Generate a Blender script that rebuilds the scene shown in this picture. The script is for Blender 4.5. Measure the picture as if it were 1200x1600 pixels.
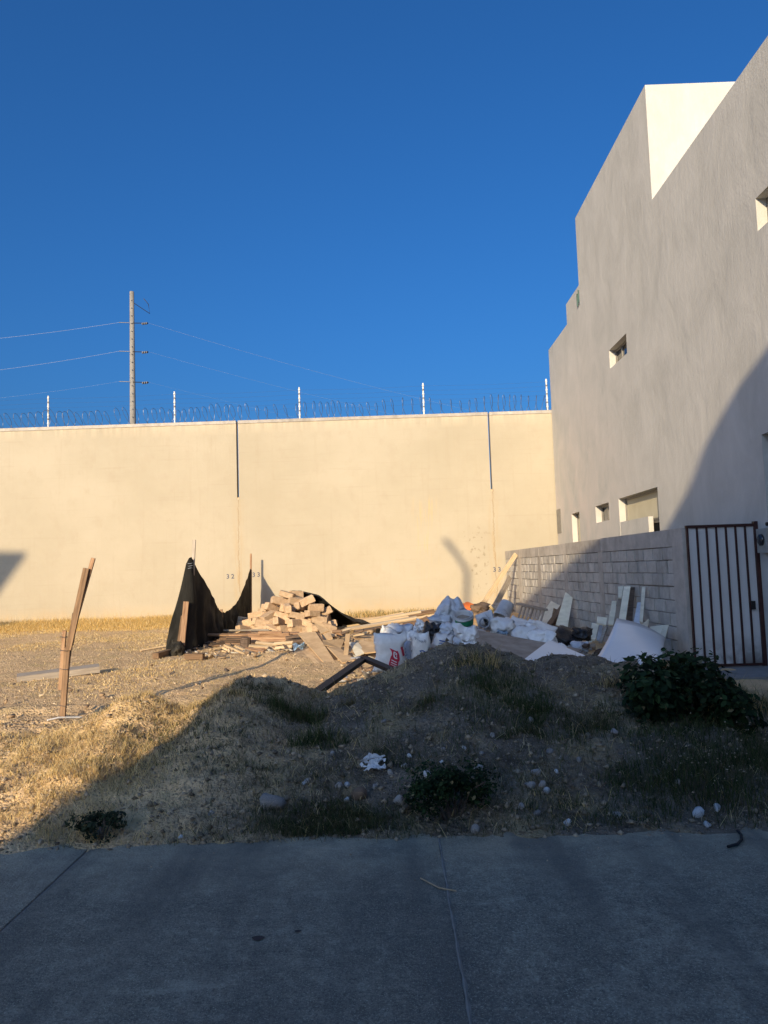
import bpy, math, random
import numpy as np
from mathutils import Vector, Matrix
random.seed(7); rng = np.random.default_rng(11)
for o in list(bpy.data.objects): bpy.data.objects.remove(o)
S = bpy.context.scene
COL = S.collection

# ------------------------------------------------------------------ camera
F = 1150.0
yc = Vector((12, -89, -F)).normalized()
zc = Vector((-.032, 1, 0)); zc.z = -(zc.x*yc.x+zc.y*yc.y)/yc.z; zc.normalize()
xc = yc.cross(zc)
W2C = Matrix((xc, yc, zc)).transposed()          # camera = W2C @ world
C2W = W2C.transposed()
EYE = Vector((0, 0, 1.6))
cam = bpy.data.objects.new('camera', bpy.data.cameras.new('camera')); COL.objects.link(cam)
cam.matrix_world = Matrix.Translation(EYE) @ C2W.to_4x4()
cam.data.sensor_fit = 'VERTICAL'; cam.data.sensor_height = 36; cam.data.lens = 36*F/1600
cam.data.clip_end = 2000; cam.data.clip_start = .05
S.camera = cam
S.render.resolution_x = 768; S.render.resolution_y = 1024

def at(px, py, Y):
    d = C2W @ Vector((px-600, 800-py, -F)); return EYE + d*(Y/d.y)
def atX(px, py, X):
    d = C2W @ Vector((px-600, 800-py, -F)); return EYE + d*(X/d.x)
def atZ(px, py, Z):
    d = C2W @ Vector((px-600, 800-py, -F)); return EYE + d*((Z-1.6)/d.z)

# ------------------------------------------------------------------ light
AZ, EL = math.radians(18), math.radians(15.5)
TA, KK = math.tan(AZ), math.tan(EL)/math.cos(AZ)
w = bpy.data.worlds.new('World'); S.world = w; w.use_nodes = True
nt = w.node_tree; nt.nodes.clear()
sky = nt.nodes.new('ShaderNodeTexSky'); sky.sky_type = 'NISHITA'; sky.sun_disc = False
sky.sun_elevation = EL; sky.sun_rotation = math.pi+AZ
sky.altitude = 0; sky.air_density = 1.0; sky.dust_density = 5.0; sky.ozone_density = 8.5
hs = nt.nodes.new('ShaderNodeHueSaturation'); hs.inputs['Saturation'].default_value = 1.065
bg = nt.nodes.new('ShaderNodeBackground'); bg.inputs['Strength'].default_value = .15
wo = nt.nodes.new('ShaderNodeOutputWorld')
nt.links.new(sky.outputs[0], hs.inputs['Color']); nt.links.new(hs.outputs[0], bg.inputs['Color']); nt.links.new(bg.outputs[0], wo.inputs[0])
sl = bpy.data.lights.new('sun', 'SUN'); sl.energy = 4.8; sl.angle = math.radians(.55); sl.color = (1, .79, .50)
so = bpy.data.objects.new('sun', sl); COL.objects.link(so)
so.rotation_euler = Vector((math.sin(AZ)*math.cos(EL), math.cos(AZ)*math.cos(EL), -math.sin(EL))).to_track_quat('-Z', 'Y').to_euler()
so.location = (-10, -30, 20)
S.view_settings.view_transform = 'Standard'; S.view_settings.look = 'None'
S.view_settings.exposure = .27; S.view_settings.gamma = 1

# ------------------------------------------------------------------ helpers
def tag(o, label=None, cat=None, group=None, kind=None):
    if label: o['label'] = label
    if cat: o['category'] = cat
    if group: o['group'] = group
    if kind: o['kind'] = kind
    return o
def empty(name, loc, label=None, cat=None, group=None):
    o = bpy.data.objects.new(name, None); COL.objects.link(o); o.location = loc; o.empty_display_size = .1
    return tag(o, label, cat, group)
def link(name, me, mat, parent=None, mw=None, smooth=False):
    o = bpy.data.objects.new(name, me); COL.objects.link(o)
    if mat and not me.materials: me.materials.append(mat)
    if mw is None: mw = Matrix()
    if parent:
        o.parent = parent
        o.matrix_local = Matrix.Translation(-parent.location) @ mw if parent.parent is None and parent.type == 'EMPTY' else pw(parent).inverted() @ mw
    else: o.matrix_world = mw
    if smooth: me.polygons.foreach_set('use_smooth', [True]*len(me.polygons))
    return o
def pw(o):
    m = o.matrix_basis.copy()
    return pw(o.parent) @ m if o.parent else m
def mesh(verts, faces, name='m'):
    me = bpy.data.meshes.new(name)
    me.from_pydata([tuple(v) for v in verts], [], [tuple(int(i) for i in f) for f in faces]); me.update()
    return me
def mk(name, verts, faces, mat, parent=None, smooth=False):
    """world-space verts; the origin goes to the base of the thing"""
    V = np.array([tuple(v) for v in verts], float)
    c = np.array([(V[:,0].min()+V[:,0].max())/2, (V[:,1].min()+V[:,1].max())/2, V[:,2].min()])
    return link(name, mesh(V-c, faces, name), mat, parent, Matrix.Translation(c), smooth)
BOXF = [(0,3,2,1),(4,5,6,7),(0,1,5,4),(1,2,6,5),(2,3,7,6),(3,0,4,7)]
def boxv(x0,x1,y0,y1,z0,z1):
    return [(x0,y0,z0),(x1,y0,z0),(x1,y1,z0),(x0,y1,z0),(x0,y0,z1),(x1,y0,z1),(x1,y1,z1),(x0,y1,z1)]
def box(name, b, mat, parent=None): return mk(name, boxv(*b), BOXF, mat, parent)
class MB:
    def __init__(s): s.v=[]; s.f=[]
    def add(s, v, f):
        n=len(s.v); s.v+= [tuple(p) for p in v]; s.f+=[tuple(i+n for i in q) for q in f]; return s
    def box(s,*b): return s.add(boxv(*b), BOXF)
    def tube(s, pts, r, n=6, cap=True):
        pts=[Vector(p) for p in pts]; rs = r if isinstance(r,(list,tuple)) else [r]*len(pts)
        V=[];Fc=[]
        for i,p in enumerate(pts):
            d=(pts[min(i+1,len(pts)-1)]-pts[max(i-1,0)]).normalized()
            a=d.orthogonal().normalized() if abs(d.z)>.9 else d.cross(Vector((0,0,1))).normalized()
            b=d.cross(a)
            for k in range(n):
                t=2*math.pi*k/n; V.append(p+(a*math.cos(t)+b*math.sin(t))*rs[i])
        for i in range(len(pts)-1):
            for k in range(n): Fc.append((i*n+k,i*n+(k+1)%n,(i+1)*n+(k+1)%n,(i+1)*n+k))
        if cap: Fc.append(tuple(range(n-1,-1,-1))); Fc.append(tuple((len(pts)-1)*n+k for k in range(n)))
        return s.add(V,Fc)
    def out(s,name,mat,parent=None,smooth=False): return mk(name,s.v,s.f,mat,parent,smooth)
def board(name, p0, p1, w, t, mat, parent=None, roll=0., jag=0.):
    p0=Vector(p0);p1=Vector(p1);x=(p1-p0);L=x.length;x.normalize()
    ref=Vector((0,0,1)) if abs(x.z)<.85 else Vector((0,-1,0))
    y=ref.cross(x).normalized();z=x.cross(y)
    R=Matrix((x,y,z)).transposed()@Matrix.Rotation(roll,3,'X')
    v=boxv(0,L,-w/2,w/2,-t/2,t/2)
    e=lambda:random.uniform(-jag,jag)
    v=[(a+(e() if jag else 0),b,c) for a,b,c in v]
    return link(name,mesh(v,BOXF,name),mat,parent,Matrix.Translation(p0)@R.to_4x4())
def sheet(name, cs, t, mat, parent=None, bulge=0., n=1, wob=0.):
    cs=[Vector(c) for c in cs]; nn=(cs[1]-cs[0]).cross(cs[3]-cs[0]).normalized()
    if nn.dot(EYE-cs[0])<0: nn=-nn
    n=max(n,6 if bulge or wob else 1); V=[];Fc=[]
    for side in (0,1):
        for i in range(n+1):
            for j in range(n+1):
                a=i/n;b=j/n
                p=cs[0].lerp(cs[1],a).lerp(cs[3].lerp(cs[2],a),b)
                p=p+nn*(bulge*math.sin(math.pi*a)*(1-.3*b)+wob*math.sin(7*a+5*b)*.5-side*t)
                V.append(p)
    m=(n+1)**2; ix=lambda s,i,j:s*m+i*(n+1)+j
    for i in range(n):
        for j in range(n):
            Fc.append((ix(0,i,j),ix(0,i+1,j),ix(0,i+1,j+1),ix(0,i,j+1)))
            Fc.append((ix(1,i,j),ix(1,i,j+1),ix(1,i+1,j+1),ix(1,i+1,j)))
    for i in range(n):
        Fc.append((ix(0,i,0),ix(1,i,0),ix(1,i+1,0),ix(0,i+1,0))); Fc.append((ix(0,i,n),ix(0,i+1,n),ix(1,i+1,n),ix(1,i,n)))
        Fc.append((ix(0,0,i),ix(0,0,i+1),ix(1,0,i+1),ix(1,0,i))); Fc.append((ix(0,n,i),ix(1,n,i),ix(1,n,i+1),ix(0,n,i+1)))
    return mk(name,V,Fc,mat,parent,smooth=False)
def hsh(ix,iy,s):
    n=(ix.astype(np.int64)*374761393+iy.astype(np.int64)*668265263+s*144269504)&0xffffffff
    n=((n^(n>>13))*1274126177)&0xffffffff
    return ((n^(n>>16))&0xffff)/65535.
def vn(x,y,s=0):
    x=np.asarray(x,float);y=np.asarray(y,float);ix=np.floor(x);iy=np.floor(y);fx=x-ix;fy=y-iy
    fx=fx*fx*(3-2*fx);fy=fy*fy*(3-2*fy)
    a=hsh(ix,iy,s);b=hsh(ix+1,iy,s);c=hsh(ix,iy+1,s);d=hsh(ix+1,iy+1,s)
    return a+(b-a)*fx+(c-a)*fy+(a-b-c+d)*fx*fy
def fbm(x,y,s=0,o=4):
    r=0;a=.5
    for i in range(o): r=r+a*vn(x*2**i,y*2**i,s+i*17);a*=.5
    return r

# ------------------------------------------------------------------ materials
def newmat(name):
    m=bpy.data.materials.new(name);m.use_nodes=True;nt=m.node_tree;nt.nodes.clear()
    out=nt.nodes.new('ShaderNodeOutputMaterial');b=nt.nodes.new('ShaderNodeBsdfPrincipled');nt.links.new(b.outputs[0],out.inputs[0])
    return m,nt,b
class G:
    """small node-graph helper"""
    def __init__(s,nt): s.nt=nt
    def n(s,t,**k):
        o=s.nt.nodes.new(t)
        for a,v in k.items(): setattr(o,a,v)
        return o
    def set(s,sock,v):
        if isinstance(v,bpy.types.NodeSocket): s.nt.links.new(v,sock)
        elif isinstance(v,(tuple,list)) and len(v)==3 and sock.type=='RGBA': sock.default_value=(*v,1)
        else: sock.default_value=v
    def m(s,op,a,b=0.,c=0.,clamp=False):
        o=s.n('ShaderNodeMath',operation=op,use_clamp=clamp)
        s.set(o.inputs[0],a);s.set(o.inputs[1],b)
        if len(o.inputs)>2: s.set(o.inputs[2],c)
        return o.outputs[0]
    def mix(s,f,a,b,mode='MIX'):
        o=s.n('ShaderNodeMix',data_type='RGBA',blend_type=mode)
        s.set(o.inputs[0],f);s.set(o.inputs[6],a);s.set(o.inputs[7],b);return o.outputs[2]
    def pos(s): return s.n('ShaderNodeNewGeometry').outputs['Position']
    def obj(s): return s.n('ShaderNodeTexCoord').outputs['Object']
    def map(s,v,sc=(1,1,1),loc=(0,0,0)):
        o=s.n('ShaderNodeMapping');s.set(o.inputs['Vector'],v);o.inputs['Scale'].default_value=sc;o.inputs['Location'].default_value=loc;return o.outputs[0]
    def noise(s,v,sc,det=4,rough=.55,dist=0.):
        o=s.n('ShaderNodeTexNoise');s.set(o.inputs['Vector'],v);o.inputs['Scale'].default_value=sc;o.inputs['Detail'].default_value=det
        o.inputs['Roughness'].default_value=rough;o.inputs['Distortion'].default_value=dist;return o.outputs['Fac']
    def vor(s,v,sc,feat='F1',out='Distance'):
        o=s.n('ShaderNodeTexVoronoi',feature=feat);s.set(o.inputs['Vector'],v);o.inputs['Scale'].default_value=sc;return o.outputs[out]
    def rng(s,v,a,b,c=0.,d=1.):
        o=s.n('ShaderNodeMapRange');s.set(o.inputs[0],v)
        for i,q in enumerate((a,b,c,d)): o.inputs[i+1].default_value=q
        return o.outputs[0]
    def bump(s,h,st,dist,nrm=None):
        o=s.n('ShaderNodeBump');s.set(o.inputs['Height'],h);o.inputs['Strength'].default_value=st;o.inputs['Distance'].default_value=dist
        if nrm: s.set(o.inputs['Normal'],nrm)
        return o.outputs[0]
    def sep(s,v):
        o=s.n('ShaderNodeSeparateXYZ');s.set(o.inputs[0],v);return o.outputs
    def rand(s): return s.n('ShaderNodeObjectInfo').outputs['Random']
    def attr(s,a): return s.n('ShaderNodeAttribute',attribute_name=a).outputs['Color']
def simple(name,c1,c2,sc=8,stretch=(1,1,1),rough=.8,bump=.3,bd=.004,var=.25,metal=0.,spec=.3,det=5):
    m,nt,b=newmat(name);g=G(nt)
    v=g.map(g.obj(),stretch); r=g.rand()
    v2=g.n('ShaderNodeVectorMath',operation='ADD');g.set(v2.inputs[0],v)
    cx=g.n('ShaderNodeCombineXYZ');g.set(cx.inputs[0],g.m('MULTIPLY',r,37.));g.set(cx.inputs[1],g.m('MULTIPLY',r,91.));nt.links.new(cx.outputs[0],v2.inputs[1]);v=v2.outputs[0]
    f=g.rng(g.noise(v,sc,det,.6),.32,.68)
    c=g.mix(f,c1,c2)
    hv=g.n('ShaderNodeHueSaturation');g.set(hv.inputs['Color'],c);g.set(hv.inputs['Value'],g.rng(r,0,1,1-var,1+var))
    g.set(b.inputs['Base Color'],hv.outputs[0]);b.inputs['Roughness'].default_value=rough;b.inputs['Metallic'].default_value=metal
    b.inputs['Specular IOR Level'].default_value=spec
    if bump: g.set(b.inputs['Normal'],g.bump(g.noise(v,sc*3,4,.6),bump,bd))
    return m
WG=(1,14,14)
wood_brown=simple('weathered_brown_wood',(.13,.08,.048),(.30,.19,.11),3,WG,.85,.5,.004,.3)
wood_red=simple('reddish_formwork_wood',(.22,.115,.065),(.46,.30,.18),3,WG,.85,.5,.004,.35)
wood_pale=simple('pale_pine_wood',(.46,.33,.19),(.64,.49,.31),3,WG,.8,.4,.003,.2)
wood_grey=simple('greyed_timber',(.26,.22,.18),(.46,.40,.33),3,WG,.9,.5,.004,.25)
wood_dark=simple('dark_stained_wood',(.06,.045,.035),(.16,.11,.08),3,WG,.85,.4,.004,.4)
fibre=simple('brown_fibreboard',(.46,.31,.17),(.60,.43,.25),5,(1,1,1),.85,.25,.003,.15)
fibre_g=simple('dusty_plywood',(.26,.21,.165),(.42,.35,.28),4,(1,1,1),.9,.3,.003,.12)
drywall=simple('cream_gypsum_board',(.66,.60,.46),(.84,.78,.62),4,(1,1,3),.85,.2,.003,.15)
white_board=simple('white_laminate',(.80,.80,.80),(.87,.87,.86),2,(1,1,1),.24,.05,.003,.04,spec=.5)
white_sack=simple('white_woven_sack',(.68,.67,.65),(.82,.81,.79),9,(1,1,1),.62,.5,.012,.1)
blue_sack=simple('pale_blue_plastic_sack',(.42,.46,.52),(.62,.65,.70),7,(1,1,1),.5,.5,.012,.1)
black_bag=simple('black_plastic_bag',(.008,.008,.009),(.02,.02,.022),12,(1,1,1),.35,.7,.015,.1,spec=.5)
red_ink=simple('red_print',(.48,.02,.05),(.58,.04,.08),20,(1,1,1),.6,0,.001,.02)
blue_ink=simple('blue_print',(.03,.09,.32),(.05,.14,.42),20,(1,1,1),.6,0,.001,.02)
dark_ink=simple('dark_print',(.05,.06,.10),(.09,.10,.15),20,(1,1,1),.6,0,.001,.02)
white_ink=simple('white_print',(.7,.7,.7),(.78,.78,.78),20,(1,1,1),.6,0,.001,.02)
orange=simple('orange_plastic',(.75,.14,.03),(.90,.24,.06),9,(1,1,1),.6,.5,.01,.05)
bucket_w=simple('dusty_white_plastic',(.50,.51,.53),(.68,.69,.70),6,(1,1,1),.5,.2,.003,.08)
bucket_g=simple('grey_plastic',(.33,.35,.38),(.48,.50,.53),6,(1,1,1),.5,.2,.003,.08)
green_p=simple('green_plastic',(.02,.20,.10),(.04,.28,.15),9,(1,1,1),.5,0,.001,.05)
block_lit=simple('tan_concrete_block',(.42,.29,.18),(.58,.42,.27),14,(1,1,1),.95,.6,.006,.16)
stone_m=simple('field_stone',(.26,.235,.21),(.48,.44,.40),12,(1,1,1),.9,.5,.01,.3)
white_stone=simple('whitish_stone',(.55,.55,.55),(.74,.74,.73),14,(1,1,1),.9,.4,.008,.1)
brown_stone=simple('brown_stone',(.17,.115,.075),(.28,.19,.13),14,(1,1,1),.9,.4,.008,.1)
steel_dark=simple('dark_painted_steel',(.010,.009,.009),(.022,.018,.016),14,(1,1,1),.6,.2,.002,.1,spec=.4)
steel_red=simple('oxide_red_steel',(.030,.010,.008),(.055,.017,.013),14,(1,1,1),.55,.2,.002,.1,spec=.4)
post_white=simple('white_fence_post',(.72,.71,.66),(.8,.8,.76),10,(1,1,1),.5,0,.001,.03)
post_dark=simple('insulator_grey',(.16,.16,.17),(.25,.25,.26),10,(1,1,1),.5,0,.001,.03)
wire_m=simple('galvanised_wire',(.10,.105,.12),(.18,.185,.20),10,(1,1,1),.5,0,.001,.05,metal=.6)
cable_m=simple('bright_cable',(.30,.33,.40),(.38,.41,.47),10,(1,1,1),.5,0,.001,.02)
pole_m=simple('concrete_pole',(.22,.21,.19),(.32,.30,.27),6,(1,1,.3),.9,.3,.01,.03)
alu=simple('grey_aluminium',(.18,.17,.155),(.25,.24,.22),8,(1,1,1),.45,0,.001,.05,spec=.5)
rubber=simple('black_rubber',(.012,.012,.014),(.025,.025,.028),8,(1,1,1),.6,.1,.002,.05)
green_pipe=simple('green_conduit',(.02,.07,.06),(.03,.10,.085),8,(1,1,1),.5,0,.001,.05)
def glassmat():
    m,nt,b=newmat('window_glass');b.inputs['Base Color'].default_value=(.02,.024,.03,1);b.inputs['Roughness'].default_value=.06;b.inputs['Specular IOR Level'].default_value=.7;return m
glass=glassmat()
blind=simple('cream_roller_blind',(.55,.50,.35),(.60,.55,.40),4,(1,1,1),.7,.05,.001,.02)
def clothmat():
    m,nt,b=newmat('black_shade_cloth');g=G(nt);o=g.obj()
    f=g.noise(g.map(o,(2,2,1)),4,5);d=g.rng(g.noise(g.map(o,(1,1,.6)),2.2,4),.45,.75)
    g.set(b.inputs['Base Color'],g.mix(d,g.mix(f,(.012,.012,.012),(.035,.034,.03)),(.085,.075,.058)))
    b.inputs['Roughness'].default_value=.9;b.inputs['Specular IOR Level'].default_value=.15
    g.set(b.inputs['Normal'],g.bump(g.noise(g.map(o,(3,3,1)),9,4),.6,.02));return m
cloth_m=clothmat()
def wallmat():
    m,nt,b=newmat('cream_wall_paint');g=G(nt);p=g.pos();x,y,z=g.sep(p)
    big=g.noise(g.map(p,(.35,1,.5)),1.,5,.6);med=g.noise(g.map(p,(1,1,.7)),2.2,6,.65);fine=g.noise(p,14,4,.6)
    c=g.mix(g.rng(big,.3,.7),(.405,.355,.265),(.465,.41,.315))
    c=g.mix(g.rng(med,.52,.78,0,.45),c,(.385,.32,.235))
    # vertical wash marks
    st=g.noise(g.map(p,(3.,1,.12)),2.2,5,.6)
    c=g.mix(g.rng(st,.56,.75,0,.28),c,(.365,.30,.215))
    # horizontal lift lines of the render
    hl=g.noise(g.map(p,(.25,1,7)),2.,3,.5);c=g.mix(g.rng(hl,.60,.74,0,.22),c,(.36,.30,.22))
    for xj,z0 in ((-4.88,4.0),(3.32,4.08)):
        wob=g.m('MULTIPLY',g.m('SUBTRACT',g.noise(g.map(p,(0,0,1)),1.6,6,.7),.5),.34)
        dx=g.m('ABSOLUTE',g.m('ADD',g.m('SUBTRACT',x,xj),wob))
        below=g.rng(z,z0+.02,z0-.02)
        stain=g.m('MULTIPLY',g.rng(dx,.24,.02),g.rng(g.noise(g.map(p,(4,1,.5)),3,5),.36,.62))
        low=g.rng(z,z0,.3,.35,1.)
        c=g.mix(g.m('MULTIPLY',g.m('MULTIPLY',stain,g.m('MULTIPLY',below,low)),.62,clamp=True),c,(.44,.31,.16))
        crack=g.m('MULTIPLY',g.rng(dx,.022,.008),g.m('MULTIPLY',below,g.rng(g.noise(g.map(p,(0,0,1)),3,3),.35,.5)))
        c=g.mix(g.m('MULTIPLY',crack,.5),c,(.27,.18,.09))
    # stain of the old drip at the second bay and the mould specks
    d2=g.m('ABSOLUTE',g.m('SUBTRACT',x,1.15));c=g.mix(g.m('MULTIPLY',g.m('MULTIPLY',g.rng(d2,.5,.1),g.rng(g.noise(g.map(p,(7,1,.4)),2.5,4),.52,.66)),g.m('MULTIPLY',g.rng(z,4.0,3.7),g.m('MULTIPLY',g.rng(z,.8,2.6),.5))),c,(.62,.42,.18))
    d3=g.rng(g.m('ABSOLUTE',g.m('SUBTRACT',x,2.75)),.55,.25);z3=g.m('MULTIPLY',g.rng(z,.5,1.1),g.rng(z,3.2,2.4))
    sp=g.rng(g.noise(p,9,3,.5),.62,.66);c=g.mix(g.m('MULTIPLY',g.m('MULTIPLY',sp,g.m('MULTIPLY',d3,z3)),.6),c,(.26,.22,.15))
    # splash and dust along the foot
    c=g.mix(g.m('MULTIPLY',g.rng(z,.75,.1),g.rng(med,.3,.62)),c,(.52,.38,.22))
    c=g.mix(g.m('MULTIPLY',g.rng(z,6.1,6.5),g.rng(st,.42,.62)),c,(.55,.46,.34))
    g.set(b.inputs['Base Color'],c);b.inputs['Roughness'].default_value=.92;b.inputs['Specular IOR Level'].default_value=.15
    n1=g.bump(g.m('ADD',g.m('MULTIPLY',med,2.),fine),.55,.012);g.set(b.inputs['Normal'],n1);return m
wall_m=wallmat()
def stuccomat():
    m,nt,b=newmat('offwhite_house_stucco');g=G(nt);p=g.pos();x,y,z=g.sep(p)
    st=g.noise(g.map(p,(5,5,.5)),1.6,6,.62);bl=g.noise(g.map(p,(1,1,.7)),1.1,6,.62,.6);fi=g.noise(p,26,3)
    c=g.mix(g.rng(bl,.34,.68),(.50,.49,.45),(.605,.59,.545))
    c=g.mix(g.rng(st,.48,.78,0,.10),c,(.47,.465,.45))
    c=g.mix(g.rng(g.noise(g.map(p,(5,5,2.)),2.,5,.65),.54,.74,0,.38),c,(.66,.65,.625))
    pk=g.m('MULTIPLY',g.rng(z,8.5,3.),g.m('MULTIPLY',g.rng(y,15,20.),g.rng(bl,.35,.6)))
    c=g.mix(g.m('MULTIPLY',pk,.32),c,(.66,.52,.46))
    g.set(b.inputs['Base Color'],c);b.inputs['Roughness'].default_value=.95;b.inputs['Specular IOR Level'].default_value=.1
    g.set(b.inputs['Normal'],g.bump(g.m('ADD',g.m('MULTIPLY',bl,2.),g.m('ADD',g.m('MULTIPLY',st,.45),g.m('MULTIPLY',fi,.35))),.5,.02));return m
stucco=stuccomat()
def concmat(name,a,bb,dark,sc=1.):
    m,nt,b=newmat(name);g=G(nt);p=g.pos();r=g.rand()
    f=g.noise(p,3*sc,6,.65);k=g.noise(g.map(p,(1,1,.35)),1.3*sc,5,.6);fi=g.noise(p,40*sc,3)
    c=g.mix(g.rng(f,.3,.7),a,bb);c=g.mix(g.rng(k,.52,.72,0,.6),c,dark)
    hv=g.n('ShaderNodeHueSaturation');g.set(hv.inputs['Color'],c);g.set(hv.inputs['Value'],g.rng(r,0,1,.88,1.1));c=hv.outputs[0]
    g.set(b.inputs['Base Color'],c);b.inputs['Roughness'].default_value=.95;b.inputs['Specular IOR Level'].default_value=.15
    g.set(b.inputs['Normal'],g.bump(g.m('ADD',f,g.m('MULTIPLY',fi,.5)),.8,.012));return m
block_m=concmat('grey_concrete_block',(.39,.37,.335),(.55,.52,.47),(.27,.255,.23),2.5)
mortar_m=concmat('grey_mortar',(.20,.18,.16),(.32,.29,.26),(.14,.125,.11),4)
render_m=concmat('cast_concrete',(.37,.34,.30),(.52,.475,.42),(.23,.21,.185),1.5)
step_m=concmat('pale_concrete_apron',(.24,.235,.23),(.32,.31,.30),(.17,.165,.16),2)
def galv():
    m,nt,b=newmat('galvanised_sheet');g=G(nt);p=g.pos();o=g.sep(p)
    f=g.noise(g.map(p,(3,3,.8)),3,4);c=g.mix(f,(.58,.57,.56),(.66,.65,.64))
    dirt=g.m('MULTIPLY',g.rng(o[2],.55,.1),g.rng(g.noise(p,5,5),.35,.6));c=g.mix(g.m('MULTIPLY',dirt,.8),c,(.12,.11,.10))
    g.set(b.inputs['Base Color'],c);b.inputs['Metallic'].default_value=.1;b.inputs['Roughness'].default_value=.4;return m
galv_m=galv()
def streetmat():
    m,nt,b=newmat('worn_concrete_street');g=G(nt);p=g.pos();r=g.rand();x,y,z=g.sep(p)
    a=g.noise(g.map(p,(1.2,.6,1)),.8,5,.6);f=g.noise(p,4.5,8,.72);md=g.noise(p,17,6,.7);gr=g.noise(p,75,4,.7);sp=g.noise(p,170,2,.6)
    c=g.mix(g.rng(f,.36,.64),(0.274,0.256,0.202),(0.503,0.461,0.351))
    c=g.mix(g.rng(a,.40,.60,0,.8),c,(0.207,0.199,0.166))
    c=g.mix(g.rng(md,.47,.66,0,.6),c,(0.192,0.185,0.155));c=g.mix(g.rng(md,.46,.32,0,.5),c,(0.651,0.596,0.451))
    c=g.mix(g.rng(gr,.50,.66,0,.75),c,(0.126,0.122,0.106));c=g.mix(g.rng(gr,.44,.30,0,.6),c,(0.681,0.625,0.474))
    c=g.mix(g.rng(sp,.58,.68,0,.8),c,(0.750,0.750,0.585))
    # dust blown from the lot, pale trowel smears, tyre grime
    c=g.mix(g.m('MULTIPLY',g.rng(y,3.7,4.5),g.rng(f,.30,.62,.15,.75)),c,(0.651,0.568,0.403))
    sm=g.noise(g.map(p,(.9,4.,1),(3,1,0)),1.1,5,.6,.5);c=g.mix(g.rng(sm,.62,.70,0,.5),c,(0.681,0.625,0.480))
    tr=g.noise(g.map(p,(2.6,.35,1)),1.,4,.55);c=g.mix(g.rng(tr,.48,.64,0,.6),c,(0.192,0.185,0.158))
    hv=g.n('ShaderNodeHueSaturation');g.set(hv.inputs['Color'],c);g.set(hv.inputs['Value'],g.rng(r,0,1,.83,.96))
    g.set(b.inputs['Base Color'],hv.outputs[0]);b.inputs['Roughness'].default_value=.92;b.inputs['Specular IOR Level'].default_value=.15
    h=g.m('ADD',g.m('MULTIPLY',f,1.4),g.m('ADD',g.m('MULTIPLY',md,.8),g.m('MULTIPLY',gr,.6)))
    g.set(b.inputs['Normal'],g.bump(h,1.,.02));return m
street_m=streetmat()
def soilmat():
    m,nt,b=newmat('dry_soil');g=G(nt);p=g.pos();x,y,z=g.sep(p)
    a=g.noise(p,.8,5,.6,.3);f=g.noise(p,4.5,6,.65);gr=g.noise(p,28,4,.65);pe=g.vor(p,34);pe2=g.vor(p,11);sp=g.noise(p,90,2)
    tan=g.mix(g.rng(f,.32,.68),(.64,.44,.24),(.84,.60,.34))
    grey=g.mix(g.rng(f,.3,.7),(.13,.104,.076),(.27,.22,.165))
    msk=g.m('MULTIPLY',g.rng(y,9.2,8.0),g.rng(g.m('ADD',x,g.m('MULTIPLY',g.m('SUBTRACT',a,.5),1.6)),-1.7,-.5))  # mound earth: greyer by itself, darkened further for the shade on it
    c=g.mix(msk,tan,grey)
    straw=g.rng(g.noise(g.map(p,(1,1,1),(5,3,0)),1.3,5,.65),.5,.66)
    c=g.mix(g.m('MULTIPLY',straw,.55),c,(.60,.45,.22))
    c=g.mix(g.rng(gr,.56,.74,0,.5),c,(.25,.18,.12));c=g.mix(g.rng(sp,.63,.73,0,.7),c,(.72,.62,.50))
    g.set(b.inputs['Base Color'],c);b.inputs['Roughness'].default_value=1.;b.inputs['Specular IOR Level'].default_value=.05
    h=g.m('ADD',g.m('MULTIPLY',g.rng(pe,.5,0.),.55),g.m('ADD',g.m('MULTIPLY',gr,1.),g.m('ADD',g.m('MULTIPLY',f,1.4),g.m('MULTIPLY',g.rng(pe2,.5,0),.5))))
    g.set(b.inputs['Normal'],g.bump(h,1.,.03));return m
soil_m=soilmat()
def bladem(name):
    m,nt,b=newmat(name);g=G(nt);c=g.attr('tint');g.set(b.inputs['Base Color'],c);b.inputs['Roughness'].default_value=.75;b.inputs['Specular IOR Level'].default_value=.2
    t=g.n('ShaderNodeBsdfTranslucent');g.set(t.inputs[0],c);mx=g.n('ShaderNodeMixShader');mx.inputs[0].default_value=.3
    nt.links.new(b.outputs[0],mx.inputs[1]);nt.links.new(t.outputs[0],mx.inputs[2]);nt.links.new(mx.outputs[0],[n for n in nt.nodes if n.type=='OUTPUT_MATERIAL'][0].inputs[0]);return m
blade_m=bladem('grass_blade');leaf_m=bladem('leaf')

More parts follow.
